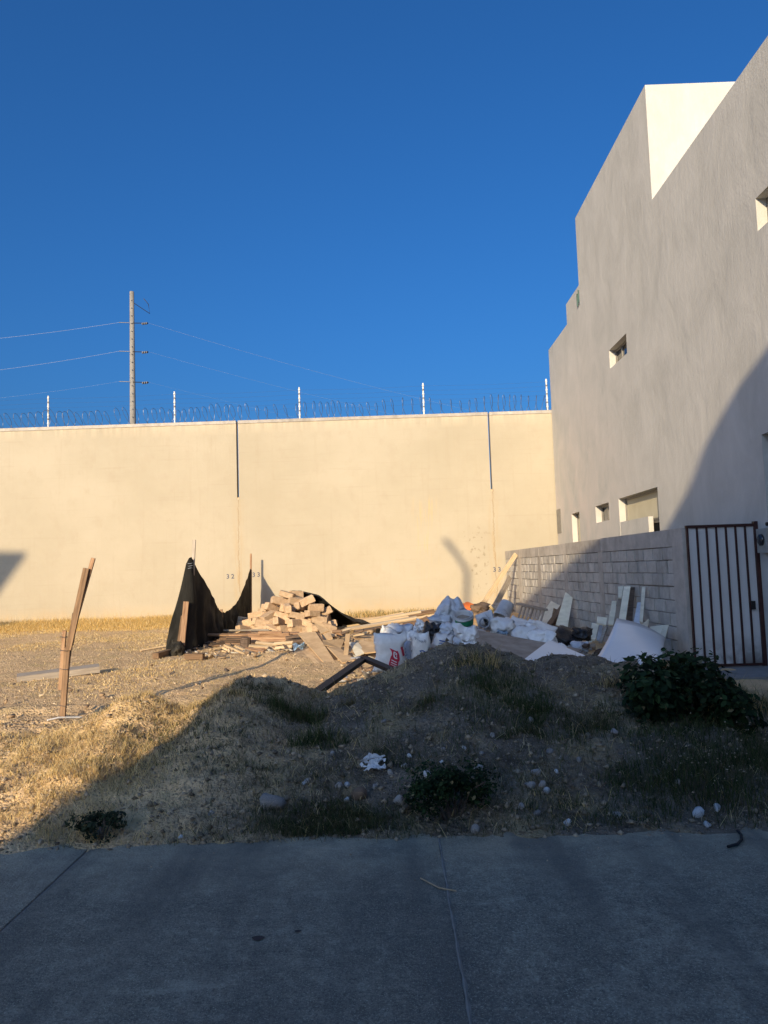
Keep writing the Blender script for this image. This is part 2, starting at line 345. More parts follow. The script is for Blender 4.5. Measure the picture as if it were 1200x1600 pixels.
# ------------------------------------------------------------------ ground
CX=[-30,-3.9,-3.5,-3.3,-2.94,-2.37,-2.06,-1.8,-1.46,-1.11,-.74,-.45,-.11,.21,.53,.78,1.02,1.46,1.77,2.02,2.4,3.0,3.4,3.9,30]
CH=[.0,.02,.05,.10,.20,.34,.25,.36,.56,.52,.37,.46,.55,.68,.81,.76,.70,.635,.655,.675,.59,.42,.18,.03,.0]
def pick(x,y): return np.clip((vn(x*1.1,y*1.1,51)-.3)*2,0,1.2)
def gz(x,y,detail=True):
    x=np.asarray(x,float);y=np.asarray(y,float)
    z=.015+np.clip(y-8.5,0,None)*.0105
    H=np.interp(x,CX,CH)
    yc=7.3+.3*(vn(x*.8,y*0,5)-.5)
    tf=np.clip((y-4.62)/(yc-4.62),0,1); fr=np.sin(tf*math.pi/2)**1.15*.75+tf*.25
    wb=1.25+.5*vn(x*.7,x*0,9); tb=np.clip((y-yc)/wb,0,1); bk=(1-tb*tb*(3-2*tb))
    z=z+H*np.where(y<yc,fr,bk)
    # rubble heap below the sacks
    z=z+.38*np.exp(-(((x-1.15)/.95)**2+((y-13.6)/1.6)**2))+.13*np.exp(-(((x+2.1)/.6)**2+((y-13.2)/.5)**2))
    z=z+.16*np.exp(-(((x+2.45)/.35)**2+((y-7.0)/.35)**2))
    am=np.clip((y-4.5)/.6,0,1)*np.where(y<9.2,1,.45)
    z=z+am*((fbm(x*1.3,y*1.3,3)-.47)*.16+ (fbm(x*5,y*5,13,3)-.44)*.11)
    if detail:
        on=np.clip(1.2-abs(y-6.5)*.25,.25,1)
        z=z+np.clip((y-4.4)/.3,.15,1)*on*(((vn(x*6.5,y*6.5,21)-.5)*.07+(vn(x*12,y*12,22)-.5)*.035)*pick(x,y)+(vn(x*17,y*17,23)-.5)*.030+(vn(x*33,y*33,29)-.5)*.018)
    e=4.50+.42*(fbm(x*1.1,x*0+2,41)-.47)+.10*(vn(x*9,y*9,43)-.5)
    z=z-np.clip((e+.12-y)/.3,0,1.4)*.07
    return z
def gp(x,y,dz=0.): return Vector((x,y,float(gz(x,y))+dz))
def ground_at(px,py):
    """where the line of sight meets the terrain"""
    d=C2W@Vector((px-600,800-py,-F)); t0=3.5/d.y; prev=t0
    for i in range(700):
        t=t0+i*.04/d.y*(1 if i<250 else 1); p=EYE+d*t
        if p.z<float(gz(p.x,p.y,False)): return Vector((p.x,p.y,float(gz(p.x,p.y))))
    return EYE+d*t
def ax(*seg):
    r=[]
    for a,b,s in seg: r+=list(np.arange(a,b,s))
    return np.array(r)
xs=ax((-24,-14,.5),(-14,-4.6,.16),(-4.6,4.3,.032),(4.3,5.9,.08));ys=ax((4.2,8.6,.03),(8.6,11,.06),(11,25.6,.14))
XX,YY=np.meshgrid(xs,ys,indexing='ij');ZZ=gz(XX,YY)
nx,ny=XX.shape;I=np.arange(nx*ny).reshape(nx,ny)
FQ=np.stack([I[:-1,:-1],I[1:,:-1],I[1:,1:],I[:-1,1:]],-1).reshape(-1,4)
def npmesh(name,V,Q,tri=False):
    me=bpy.data.meshes.new(name);k=Q.shape[1];me.vertices.add(len(V));me.vertices.foreach_set('co',V.astype(np.float32).ravel())
    me.loops.add(Q.size);me.loops.foreach_set('vertex_index',Q.astype(np.int32).ravel());me.polygons.add(len(Q))
    me.polygons.foreach_set('loop_start',np.arange(0,Q.size,k,dtype=np.int32));me.polygons.foreach_set('loop_total',np.full(len(Q),k,np.int32))
    me.update();me.validate();return me
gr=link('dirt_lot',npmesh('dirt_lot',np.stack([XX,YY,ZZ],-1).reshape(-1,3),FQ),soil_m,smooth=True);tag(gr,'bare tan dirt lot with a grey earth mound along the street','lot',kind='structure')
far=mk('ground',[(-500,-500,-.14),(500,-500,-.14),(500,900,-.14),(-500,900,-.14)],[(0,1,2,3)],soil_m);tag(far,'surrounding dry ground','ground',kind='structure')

# street slabs
st_b=box('street',(-40,40,-7.4,5.1,-.12,-.007),step_m);tag(st_b,'dark worn concrete street','street',kind='structure')
def slabmesh(w,l):
    # bevelled slab, 0.03 thick joints lie below
    b=.003;V=[];x0,x1,y0,y1=-w/2,w/2,-l/2,l/2
    V+=[(x0,y0,-.03),(x1,y0,-.03),(x1,y1,-.03),(x0,y1,-.03)]
    V+=[(x0,y0,-b),(x1,y0,-b),(x1,y1,-b),(x0,y1,-b)]
    V+=[(x0+b,y0+b,0),(x1-b,y0+b,0),(x1-b,y1-b,0),(x0+b,y1-b,0)]
    Fc=[(8,9,10,11)]
    for a,c in ((0,4),(4,8)):
        for i in range(4): j=(i+1)%4;Fc.append((a+i,a+j,c+j,c+i))
    return mesh(V,Fc,'concrete_slab')
sw,slh=2.075,4.0;sm=slabmesh(sw-.010,slh-.010);sm.materials.append(street_m)
for i in range(-9,10):
    for j in range(3):
        link('concrete_slab',sm,None,st_b,Matrix.Translation((.225+sw*(i+.5)-(0.0),5.05-slh*(j+.5),random.uniform(-.003,.002)))@Matrix.Rotation(random.uniform(-.002,.002),4,'Z'))
# mortar ridge squeezed along the middle joint
rb=MB();n=60;pts=[(.225+.002*math.sin(i*.9)+.004*random.random(),4.5-i*.07,.0) for i in range(n)]
V=[];Fc=[]
for i,(x,y,z) in enumerate(pts):
    ww=.004+.007*random.random();hh=.0015+.004*random.random();V+=[(x-ww,y,-.002),(x,y,hh),(x+ww,y,-.002)]
    if i: a=(i-1)*3;Fc+=[(a,a+1,a+4,a+3),(a+1,a+2,a+5,a+4)]
jm=mk('joint_mortar',V,Fc,concmat('dusty_joint_mortar',(.30,.285,.25),(.40,.38,.335),(.20,.19,.17),6),st_b)
ap=box('gate_apron',(4.2,9.5,9.7,11.0,-.1,.055),step_m);tag(ap,'pale concrete apron in front of the side gate','apron',kind='structure')

# ------------------------------------------------------------------ boundary wall
YW=23.6
bw=empty('boundary_wall',(-4,YW,0),'tall cream painted boundary wall closing the back of the lot','wall')
J=[-4.88,3.30];ZT=6.47
box('lower_wall',(-26,5.9,YW,YW+.25,-.1,4.0),wall_m,bw)
edges=[-26,J[0]-.032,J[0]+.032,J[1]-.027,J[1]+.027,5.9]
for a,b_ in ((0,1),(2,3),(4,5)): box('wall_panel',(edges[a],edges[b_],YW,YW+.25,4.0,ZT),wall_m,bw)
for a,b_ in ((0,1),(2,3),(4,5)): box('coping',(edges[a],edges[b_],YW-.025,YW+.28,ZT,ZT+.10),render_m,bw)
for x in J: box('joint_sealant',(x-.022,x+.022,YW+.005,YW+.06,3.99,4.06),wood_pale,bw)
def text_mesh(s,size):
    c=bpy.data.curves.new('t','FONT');c.body=s;c.size=size;c.resolution_u=3;c.align_x='CENTER';c.align_y='CENTER';c.offset=.004
    o=bpy.data.objects.new('t',c);COL.objects.link(o);dg=bpy.context.evaluated_depsgraph_get();dg.update()
    me=bpy.data.meshes.new_from_object(o.evaluated_get(dg));bpy.data.objects.remove(o);return me
RX=Matrix.Rotation(math.pi/2,4,'X')
for s,x,z in (('3 2',-5.17,1.52),('3 3',-4.34,1.55),('3 3',3.36,1.47)):
    link('painted_number',text_mesh(s,.20),dark_ink,bw,Matrix.Translation((x,YW-.004,z))@RX)

# fence on top of the wall
px_=[-11.10,-6.94,-2.84,1.22,5.25]
which=['leftmost white electric fence post on the wall, left of the utility pole','white electric fence post on the wall, just right of the utility pole','white electric fence post on the wall, middle one of five','white electric fence post on the wall, second from the house','white electric fence post on the wall, touching the house corner']
for x,lb in zip(px_,which):
    t=empty('fence_post',(x,YW+.12,ZT+.1),lb,'fence post','electric fence posts along the wall top')
    MB().tube([(x,YW+.12,ZT+.1),(x,YW+.12,ZT+1.16)],.025,8).out('rod',post_white,t)
    for k in range(7):
        z=ZT+.22+k*.14;MB().tube([(x,YW+.12,z),(x,YW+.12,z+.045)],.036,8).out('insulator',post_dark if k%2 else post_white,t)
fw=empty('fence_wire',(-3,YW+.09,ZT+.2),'thin electric fence wires strung between the white posts','fence wire')
for k in range(5):
    z=ZT+.46+k*.15;pp=[]
    for x0,x1 in zip([-18]+px_[:-1],px_): pp+=[(x0+(x1-x0)*q/4,YW+.075,z-.03*math.sin(math.pi*q/4)) for q in range(4)]
    MB().tube(pp+[(px_[-1],YW+.075,z)],.0016,4).out('wire',wire_m,fw)
pts=[];xh=-14.
while xh<5.2:
    pitch=.27+.07*math.sin(xh*1.3)+random.uniform(-.05,.05)
    rr=.26+.03*math.sin(xh*2.1)+random.uniform(-.025,.02);tw=random.uniform(-.3,.5)
    for q in range(18):
        t=2*math.pi*q/18;pts.append((xh+pitch*q/18+(.09+.05*tw)*math.cos(t+tw),YW+.14+rr*.8*math.cos(t+.6+tw),ZT+.10+rr+rr*math.sin(t)))
    xh+=pitch
cw=MB().tube(pts,.0066,4).out('concertina_wire',wire_m);tag(cw,'coil of razor wire running along the top of the cream wall','razor wire')

# utility pole behind
up=empty('utility_pole',(-10.52,30,0),'slender concrete utility pole standing behind the cream wall','utility pole')
MB().tube([(-10.50,30,-.1),(-10.53,30,13.55)],[.17,.09],12).out('shaft',pole_m,up,True)
for i in range(16): MB().tube([(-10.49-.002*i,29.83+.004*i,8.2+i*.33),(-10.49-.002*i,29.80+.004*i,8.2+i*.33)],.022,6).out('step_hole',post_dark,up)
for z in (12.15,10.93,9.65):
    MB().tube([(-10.45,29.85,z),(-9.75,29.7,z-.08)],.018,5).out('bracket',steel_dark,up)
    for q in (0,1,2): MB().tube([(-10.02+q*.09,29.76-q*.02,z-.075),(-9.98+q*.09,29.75-q*.02,z-.08)],.05,8).out('insulator',post_dark,up)
    MB().tube([(-10.6,29.85,z+.02),(-11.0,29.8,z+.03)],.016,5).out('bracket',post_dark,up)
MB().tube([(-10.5,30,13.1),(-9.75,29.9,12.55),(-9.8,29.9,12.95),(-10.0,29.9,13.2)],.014,5).out('bracket',steel_dark,up)
def sag(a,b,s,n=16):
    a=Vector(a);b=Vector(b);return [a.lerp(b,i/n)-Vector((0,0,s*4*(i/n)*(1-i/n))) for i in range(n+1)]
cl=['uppermost','middle','lowest'];
for i,(zl,zp) in enumerate(((11.75,12.18),(10.2,10.96),(9.15,9.68))):
    tag(MB().tube(sag((-24,30.2,zl-.1),(-11.0,29.8,zp),.25),.0045 if i<2 else .0018,5).out('power_cable',cable_m),f'{cl[i]} power cable from the pole to the left edge','cable','overhead power cables')
    tag(MB().tube(sag((-9.75,29.7,zp-.1),(16,46,zp-3.2+.2*i),.5),.0030-.0008*i,5).out('power_cable',cable_m),f'{cl[i]} power cable running from the pole towards the house','cable','overhead power cables')

# ------------------------------------------------------------------ neighbour house
BX=5.33
hs_=empty('neighbour_house',(BX+4,14,0),'tall off white stucco house with stepped parapet beside the lot','house')
holes=[(15.83,17.10,6.14,6.58),(8.9,10.07,6.17,6.64),(8.6,10.37,.9,3.33),(20.72,21.60,.6,3.04),(17.80,18.96,2.61,3.04),(14.52,17.02,.5,3.05)]
vols=[('rear_wing',19.40,23.52,8.53,BX+.0,-.1),('rear_parapet',19.40,20.98,9.12,BX+.0,8.53),('main_wall',4.9,19.40,8.60,BX-.03,-.1),('upper_block',13.87,19.40,10.95,BX-.03,8.60)]
RD=.2
for nm,y0,y1,zt,bx,z0_ in vols:
    m=MB();hh=[h for h in holes if h[0]>=y0 and h[1]<=y1 and z0_<0]
    yb=sorted({y0,y1,*[h[0] for h in hh],*[h[1] for h in hh]});zb=sorted({z0_,zt,*[h[2] for h in hh],*[h[3] for h in hh]})
    for a,b_ in zip(yb,yb[1:]):
        for c,d in zip(zb,zb[1:]):
            if any(h[0]<=a and b_<=h[1] and h[2]<=c and d<=h[3] for h in hh): continue
            m.add([(bx,a,c),(bx,b_,c),(bx,b_,d),(bx,a,d)],[(0,3,2,1)])
    for h in hh:
        a,b_,c,d=h;X=bx+RD
        m.add([(bx,a,c),(X,a,c),(X,a,d),(bx,a,d)],[(0,1,2,3)]);m.add([(bx,b_,c),(X,b_,c),(X,b_,d),(bx,b_,d)],[(3,2,1,0)])
        m.add([(bx,a,c),(X,a,c),(X,b_,c),(bx,b_,c)],[(3,2,1,0)]);m.add([(bx,a,d),(X,a,d),(X,b_,d),(bx,b_,d)],[(0,1,2,3)])
    X1=13.5
    m.add([(bx,y0,z0_),(X1,y0,z0_),(X1,y0,zt),(bx,y0,zt)],[(0,1,2,3)]);m.add([(bx,y1,z0_),(X1,y1,z0_),(X1,y1,zt),(bx,y1,zt)],[(3,2,1,0)])
    m.add([(bx,y0,zt),(X1,y0,zt),(X1,y1,zt),(bx,y1,zt)],[(0,1,2,3)]);m.add([(X1,y0,z0_),(X1,y1,z0_),(X1,y1,zt),(X1,y0,zt)],[(0,1,2,3)])
    # inner backing behind the openings keeps rooms dark
    z0_<0 and m.add([(bx+1.2,y0+.02,-.1),(bx+1.2,y1-.02,-.1),(bx+1.2,y1-.02,zt-.02),(bx+1.2,y0+.02,zt-.02)],[(0,3,2,1)])
    m.out(nm,stucco,hs_)
def window(h,bx,split=1,pane_m=glass,lab=None,fr=.05):
    y0,y1,z0,z1=h;X=bx+RD-.02;m=MB();e=.002
    m.box(X-.03,X+.02,y0+e,y0+fr,z0+e,z1-e);m.box(X-.03,X+.02,y1-fr,y1-e,z0+e,z1-e)
    m.box(X-.03,X+.02,y0+fr,y1-fr,z0+e,z0+fr);m.box(X-.03,X+.02,y0+fr,y1-fr,z1-fr,z1-e)
    ys_=[y0+fr+(y1-y0-2*fr)*i/split for i in range(split+1)]
    for q in ys_[1:-1]: m.box(X-.032,X+.02,q-.02,q+.02,z0+fr,z1-fr)
    wd=m.out('window_frame',alu,hs_)
    for a,b_ in zip(ys_,ys_[1:]): box('pane',(X-.002,X+.006,a+.01,b_-.01,z0+fr-.01,z1-fr+.01),pane_m,wd)
    return wd
window(holes[0],BX-.03,3);window(holes[1],BX-.03,2);window(holes[2],BX-.03,2);window(holes[3],BX,1,blind)
w5=window(holes[4],BX-.03,2)
h6=holes[5];window((h6[0],h6[1],h6[2],2.42),BX-.03,2);window((h6[0],h6[1],2.425,h6[3]),BX-.03,1,blind)
box('notch_shade_panel',(BX-.012,BX+.01,22.95,23.50,2.55,3.31),alu,hs_)  # flat dark panel painting the shade of the notch at this corner
wb_=box('white_board',(BX-.07,BX+.03,15.02,16.86,.0,2.50),stucco);tag(wb_,'off white upright slab standing in front of the large lower window','slab')
for y,z in ((19.62,9.02),(19.46,9.06)): MB().tube([(BX-.03,y,z-.45),(BX-.03,y,z-.1)],.022,6).out('conduit',green_pipe,hs_)
box('rain_groove',(BX-.003,BX+.01,19.402,19.412,2.0,8.5),alu,hs_)
# electricity meter
mt=empty('electric_meter',(BX-.1,10.5,1.65),'small grey electricity meter box with round glass beside the red gate','meter')
m=MB();m.box(BX-.14,BX-.03,10.22,10.50,1.66,2.0);m.out('box',simple('meter_grey',(.30,.29,.26),(.38,.37,.33),8,(1,1,1),.6,.1,.002,.02),mt)
dome=MB().tube([(BX-.14,10.36,1.84),(BX-.17,10.36,1.84),(BX-.185,10.36,1.84)],[.085,.08,.045],14).out('glass_dome',glass,mt,True)
MB().tube([(BX-.06,10.36,2.06),(BX-.02,10.36,2.06)],.03,6).out('conduit_stub',rubber,mt)

# ------------------------------------------------------------------ concrete block wall
A=Vector((4.25,10.75,0));Bq=Vector((3.65,23.57,0));e=(Bq-A);LW=e.length;e.normalize();ang=math.atan2(e.y,e.x)
WM=Matrix.Translation(A)@Matrix.Rotation(ang,4,'Z')      # local x along the wall, local -y into the passage
bk=empty('block_wall',A,'unplastered grey concrete block wall between the lot and the side passage','wall')
def wl(name,b,mat): return link(name,mesh(boxv(*b),BOXF,name),mat,bk,WM)
TH=.17
wl('mortar_bed',(.36,LW-.01,-TH+.02,-.022,-.1,1.80),mortar_m)
cols=[(0,.38),(3.55,3.82),(5.97,6.24),(8.40,8.70),(10.70,11.05)]
for a,b_ in cols: wl('concrete_column',(a,b_,-TH-.006,.006 if a else .01,-.1,1.801),render_m)
segs=[0,3.6,6.0,8.5,10.8,LW]
for a,b_ in zip(segs,segs[1:]): wl('capping_beam',(a+.004,b_-.004,-TH-.008,.008+random.uniform(0,.008),1.80+.002,2.055+random.uniform(-.012,.01)),render_m)
bl=.36
def blockmesh(L,H,D):
    c=.008;V=[];
    for z,i in ((0,c),(c,0),(H-c,0),(H,c)):
        V+=[(i,i-D,z),(L-i,i-D,z),(L-i,-i,z),(i,-i,z)]
    Fc=[(0,3,2,1),(12,13,14,15)]
    for k in range(3):
        for q in range(4): r=(q+1)%4;Fc.append((k*4+q,k*4+r,k*4+4+r,k*4+4+q))
    return mesh(V,Fc,'block')
cache={}
def bmesh_(L):
    k=round(L,2)
    if k not in cache: cache[k]=blockmesh(k,.190,TH);cache[k].materials.append(block_m)
    return cache[k]
bays=[(.38,3.55),(3.82,5.97),(6.24,8.40),(8.70,10.70),(11.05,LW-.02)]
for a,b_ in bays:
    for r in range(9):
        x=a+.01;first=True
        while x<b_-.06:
            L=bl if not (first and r%2) else .19;L+=random.uniform(-.02,.02)
            L=min(L,b_-.008-x);
            if b_-x-L<.08: L=b_-.008-x
            first=False
            if L<.05: break
            link('block',bmesh_(L),None,bk,WM@Matrix.Translation((x,random.uniform(-.003,.011),.0+r*.2+random.uniform(-.004,.006)))@Matrix.Rotation(random.uniform(-.006,.006),4,'Y'))
            x+=L+random.uniform(.030,.052)

# gate
gt=empty('side_gate',(4.78,10.69,.06),'galvanised sheet side gate with dark red steel bars','gate')
gx0,gx1,gy=4.29,5.26,10.69
[MB().box(gx0-.02,gx1+.02,gy-.025,gy+.025,*q).out('rail',steel_red,gt) for q in ((2.05,2.09),(.07,.10))]
MB().box(gx1-.015,gx1+.045,gy-.035,gy+.035,.06,2.12).out('hinge_post',steel_red,gt)
stp=(gx1-gx0)/7
for i in range(7):
    x=gx0+i*stp
    MB().box(x-.012,x+.012,gy-.022,gy+.02,.10,2.05).out('bar',steel_red,gt)
    MB().box(x+.013,x+stp-.013,gy+.0,gy+.004,.10,2.05).out('sheet_panel',galv_m,gt)
MB().box(gx1-stp+.005,gx1-stp+.06,gy-.05,gy-.02,.86,.98).box(gx1-stp+.03,gx1-stp+.045,gy-.07,gy-.05,.90,.95).out('latch',steel_dark,gt)

# ------------------------------------------------------------------ neighbours across the street (behind the camera, they cast the shade)
def prism(name,poly,y0,y1,mat,parent,skew=0.):
    n=len(poly);V=[(x,y1,z) for x,z in poly]+[(x+skew*(y0-y1),y0,z) for x,z in poly]
    return mk(name,V,[tuple(range(n))[::-1],tuple(range(n,2*n))]+[(i,(i+1)%n,(i+1)%n+n,i+n) for i in range(n)],mat,parent)
YO=-9.
def uvp(l): return [(u+TA*YO,v-KK*YO) for u,v in l]
ho=empty('house',(0,YO,0),'two storey house across the street behind the photographer','house')
prof=uvp([(-3.92,0),(-3.92,6.92),(-.6,6.28),(.62,6.30),(1.05,6.62),(1.33,7.07),(1.73,7.36),(2.1,7.43),(14,7.5),(14,0)])
prof=[(x,z if i not in (0,len(prof)-1) else -.1) for i,(x,z) in enumerate(prof)]
prism('wall',prof,YO-8,YO,stucco,ho)
for x in (-4.6,-1.5,1.6,6): box('window',(x,x+1.4,YO+.002,YO+.05,1.0,2.4),glass,ho)
L0=[Vector((u+TA*YO,YO-.2,v-KK*YO)) for u,v in ((-3.85,6.6),(-5.36,6.7),(-5.40,7.2),(-5.32,8.39),(-5.65,8.95),(-6.0,9.42))]
lm=MB().tube(L0,.085,10).out('street_lamp',steel_dark,None,True);tag(lm,'bent lamp arm bracketed from the house corner across the street','street lamp')
h2=empty('house',(-24,YO,0),'house across the street to the left with an overhanging roof','house')
p2=uvp([(-19.15,0),(-19.15,7.10),(-21.1,7.12),(-19.40,9.41),(-31,9.7),(-31,0)]);p2=[(x,z if i not in (0,5) else -.1) for i,(x,z) in enumerate(p2)]
prism('wall',p2,YO-.5,YO,stucco,h2,TA*1.05)

# ------------------------------------------------------------------ stakes and black shade cloth
def tpost(name,pts,r,mat,label,cat,group=None,w=None):
    o=board(name,pts[0],pts[1],w or r*2,r*2,mat,None,random.uniform(-.2,.2)); return tag(o,label,cat,group)
# bent stake of four nailed boards in the foreground
b0=ground_at(97,1122);YS=b0.y
ws=empty('wooden_stake',b0,'tall crooked stake of nailed brown boards standing alone on the left','stake')
def sb(a,b_,w_,t_,dy,mt=wood_brown): return board('board',at(*a,YS+dy),at(*b_,YS+dy),w_,t_,mt,ws,0.)
sb((97,1128),(106,1012),.062,.035,0);sb((94,1078),(101,985),.04,.03,.035,wood_red);sb((107,1015),(135,888),.066,.03,-.034,wood_brown)
sb((110,1008),(118,958),.06,.03,.03,wood_dark);sb((119,968),(146,872),.042,.028,.002,wood_red);sb((105,1050),(111,1000),.03,.028,.01,wood_dark)
for py in (995,1016,1045,1102):
    c=at(101-(1045-py)*-.02,py,YS);MB().tube([c+Vector((.055*math.cos(t),.045*math.sin(t),.006*math.sin(2*t))) for t in np.linspace(0,6.28,9)],.003,4).out('tie_wire',wire_m,ws)
a=ground_at(74,1128);b_=ground_at(127,1124)
tag(MB().tube([a+Vector((0,0,.01)),a.lerp(b_,.35)+Vector((0,0,.03)),b_+Vector((0,0,.015))],.010,6).out('plastic_strip',white_board),'thin white plastic strip lying at the foot of the crooked stake','strip')

# lying timbers at left
a=ground_at(24,1066);b_=ground_at(152,1054)
tag(board('timber_beam',a+Vector((0,.05,.05)),b_+Vector((0,.08,.09)),.24,.10,wood_grey,None,.1),'long greyed timber lying on the ground behind the crooked stake','timber')
a=ground_at(219,1019);b_=ground_at(266,1012);tag(board('thin_batten',a+Vector((0,0,.03)),b_+Vector((0,0,.05)),.05,.03,wood_pale),'thin pale batten on the ground left of the black cloth','batten')
a=ground_at(243,1030);b_=ground_at(268,1024);tag(board('timber_offcut',a+Vector((0,0,.06)),b_+Vector((-.05,.1,.06)),.12,.10,wood_brown),'short thick timber offcut at the left foot of the black cloth','timber')

# upright poles carrying the cloth
S1=Vector((-4.25,14.9,0));T1=at(301,843,14.9);P2=Vector((-4.40,22.9,.15));T2=at(392,865,22.9);S3=Vector((-4.17,18,.1));T3=at(346,952,18)
tag(board('cloth_pole',gp(S1.x+.1,S1.y+.12,-.1),T1+Vector((0,.12,0)),.06,.045,wood_grey),'tallest grey wooden pole holding the near peak of the black cloth','pole')
tag(board('cloth_pole',P2,T2,.055,.05,wood_red),'reddish wooden pole holding the far peak of the black cloth','pole')
tag(board('cloth_pole',gp(S3.x,S3.y,-.1),T3,.06,.05,wood_brown),'short wooden stake between the two peaks of the black cloth','pole')
tag(board('propped_board',at(283,1024,14.62),at(291,940,14.72),.105,.03,wood_red),'orange brown board propped upright against the near black cloth','board')
tag(board('propped_board',at(279,1002,14.66),at(285,962,14.70),.05,.03,wood_brown),'short dark board behind the propped orange brown board','board')
a=ground_at(290,1031);b_=ground_at(327,1031);tag(board('timber_offcut',a+Vector((0,0,.06)),b_+Vector((-.1,0,.06)),.12,.10,wood_brown),'brown square timber offcut at the foot of the propped board','timber')
def curtain():
    # plan path with top height; the cloth hangs from the poles and sags between
    P=[(-4.50,14.66,.30),(-4.42,14.70,.72),(-4.33,14.76,.98),(-4.24,14.80,1.35),(-4.12,14.84,1.93),(-4.05,14.88,1.98),(-4.00,15.4,1.62),(-3.96,16.1,1.22),(-4.02,17.0,.82),(-4.16,18.0,.66),(-4.20,18.8,.66),(-4.22,19.8,.80),(-4.26,20.8,1.02),(-4.32,21.8,1.36),(-4.37,22.6,1.66),(-4.385,22.86,1.76),(-4.37,22.93,1.70)]
    P=np.array(P);s=np.concatenate([[0],np.cumsum(np.hypot(np.diff(P[:,0]),np.diff(P[:,1])))])
    n=150;nz=30;ss=np.linspace(0,s[-1],n);x=np.interp(ss,s,P[:,0]);y=np.interp(ss,s,P[:,1]);zt=np.interp(ss,s,P[:,2])+.10*(fbm(ss*4,ss*0,91)-.47)*np.clip(1.9-np.interp(ss,s,P[:,2]),.15,1)
    V=[];Fc=[]
    for i in range(n):
        g0=float(gz(x[i],y[i]))
        for j in range(nz+1):
            t=j/nz;z=zt[i]*(1-t)+(g0-.01)*t
            amp=.015+.20*t*(1-.35*t)
            f=amp*(math.sin(ss[i]*9.+1.2*math.sin(3*t)+3*float(vn(ss[i]*1.7,t*2,3)))*.5+(float(fbm(ss[i]*2.2,t*2.5,7))-.47)*1.5)
            f=f*(.45 if y[i]<14.86 else 1)
            fx=f; fy=-.16*t*(float(vn(ss[i]*3,t*3,19))-.2) if y[i]<15.2 else 0
            zz=z+ (0.04*(float(vn(ss[i]*6,t*7,31))-.5) if 0<j<nz else 0)
            V.append((x[i]+fx,y[i]+fy,max(zz,g0-.02)))
    for i in range(n-1):
        for j in range(nz): a=i*(nz+1)+j;Fc.append((a,a+1,a+nz+2,a+nz+1))
    return mk('shade_cloth',V,Fc,cloth_m,None,True)
tag(curtain(),'black shade cloth hung between poles in two sagging peaks left of the block pile','cloth')
for k,p in enumerate(((297,880),(298,884),(297,888))):
    c=at(*p,14.86);MB().tube([c+Vector((.045*math.cos(t),.05*math.sin(t),.008*math.sin(t+k))) for t in np.linspace(0,6.28,9)],.004,4).out('tie_wire',cable_m,bpy.data.objects['cloth_pole'])

# ------------------------------------------------------------------ pile of blocks
BKC=bpy.data.meshes.new
def roughblock(seed):
    r=random.Random(seed);L,H,D=.35,.17,.135;V=[];c=.012
    for z,i in ((0,c),(c,0),(H-c,0),(H,c)):
        for x,y in ((i,i),(L-i,i),(L-i,D-i),(i,D-i)): V.append((x-L/2+r.uniform(-.008,.008),y-D/2+r.uniform(-.006,.006),z-H/2+r.uniform(-.006,.006)))
    Fc=[(0,3,2,1),(12,13,14,15)]
    for k in range(3):
        for q in range(4): t=(q+1)%4;Fc.append((k*4+q,k*4+t,k*4+4+t,k*4+4+q))
    me=mesh(V,Fc,'block');me.materials.append(block_lit);return me
RB=[roughblock(i) for i in range(5)]
def heap(x,y):
    hx=np.interp(x,[-3.75,-3.45,-3.0,-2.45,-2.2,-1.9,-1.5,-1.1],[0.,.34,.66,.93,.96,.78,.46,.10]);return hx*np.interp(y,[16.0,17.0,18.0,19.2],[.0,.96,1.,.1])
core=[]
cn=24;VX=np.linspace(-3.6,-1.2,cn);VY=np.linspace(16.1,19.2,cn);cv=[(x,y,max(float(gz(x,y,False)),float(heap(x,y))-.20+float(gz(x,y,False))*.5)-.03) for x in VX for y in VY]
tag(mk('rubble_core',cv,[(i*cn+j,(i+1)*cn+j,(i+1)*cn+j+1,i*cn+j+1) for i in range(cn-1) for j in range(cn-1)],simple('rubble',(.10,.085,.07),(.2,.17,.14),9,(1,1,1),1,.8,.03,.1)),'dark rubble filling the inside of the block pile','rubble',kind='stuff')
NB=0
for row,(y,zlo) in enumerate(((16.45,0),(16.72,0),(17.0,0),(17.35,0))):
    z=.10
    while z<1.15:
        x=-3.65+random.uniform(0,.2)
        while x<-1.35:
            hh=float(heap(x,y))+.05*random.random()
            if hh>z-.07 and float(heap(x,y-.3))<z+.16:
                o=link('concrete_block',RB[random.randrange(5)],None,None,Matrix.Translation((x,y+random.uniform(-.08,.08),z+.09+random.uniform(-.02,.02)))@Matrix.Rotation(random.choice((0,0,.5,.9,1.57))+random.uniform(-.4,.4),4,'Z')@Matrix.Rotation(random.uniform(-.42,.42),4,'Y')@Matrix.Rotation(random.choice((0,0,1.57))+random.uniform(-.3,.3),4,'X'))
                tag(o,'loose tan concrete block in the heap beside the black cloth','block','concrete blocks heaped under the tarp');NB+=1
            x+=random.uniform(.26,.40)
        z+=.148
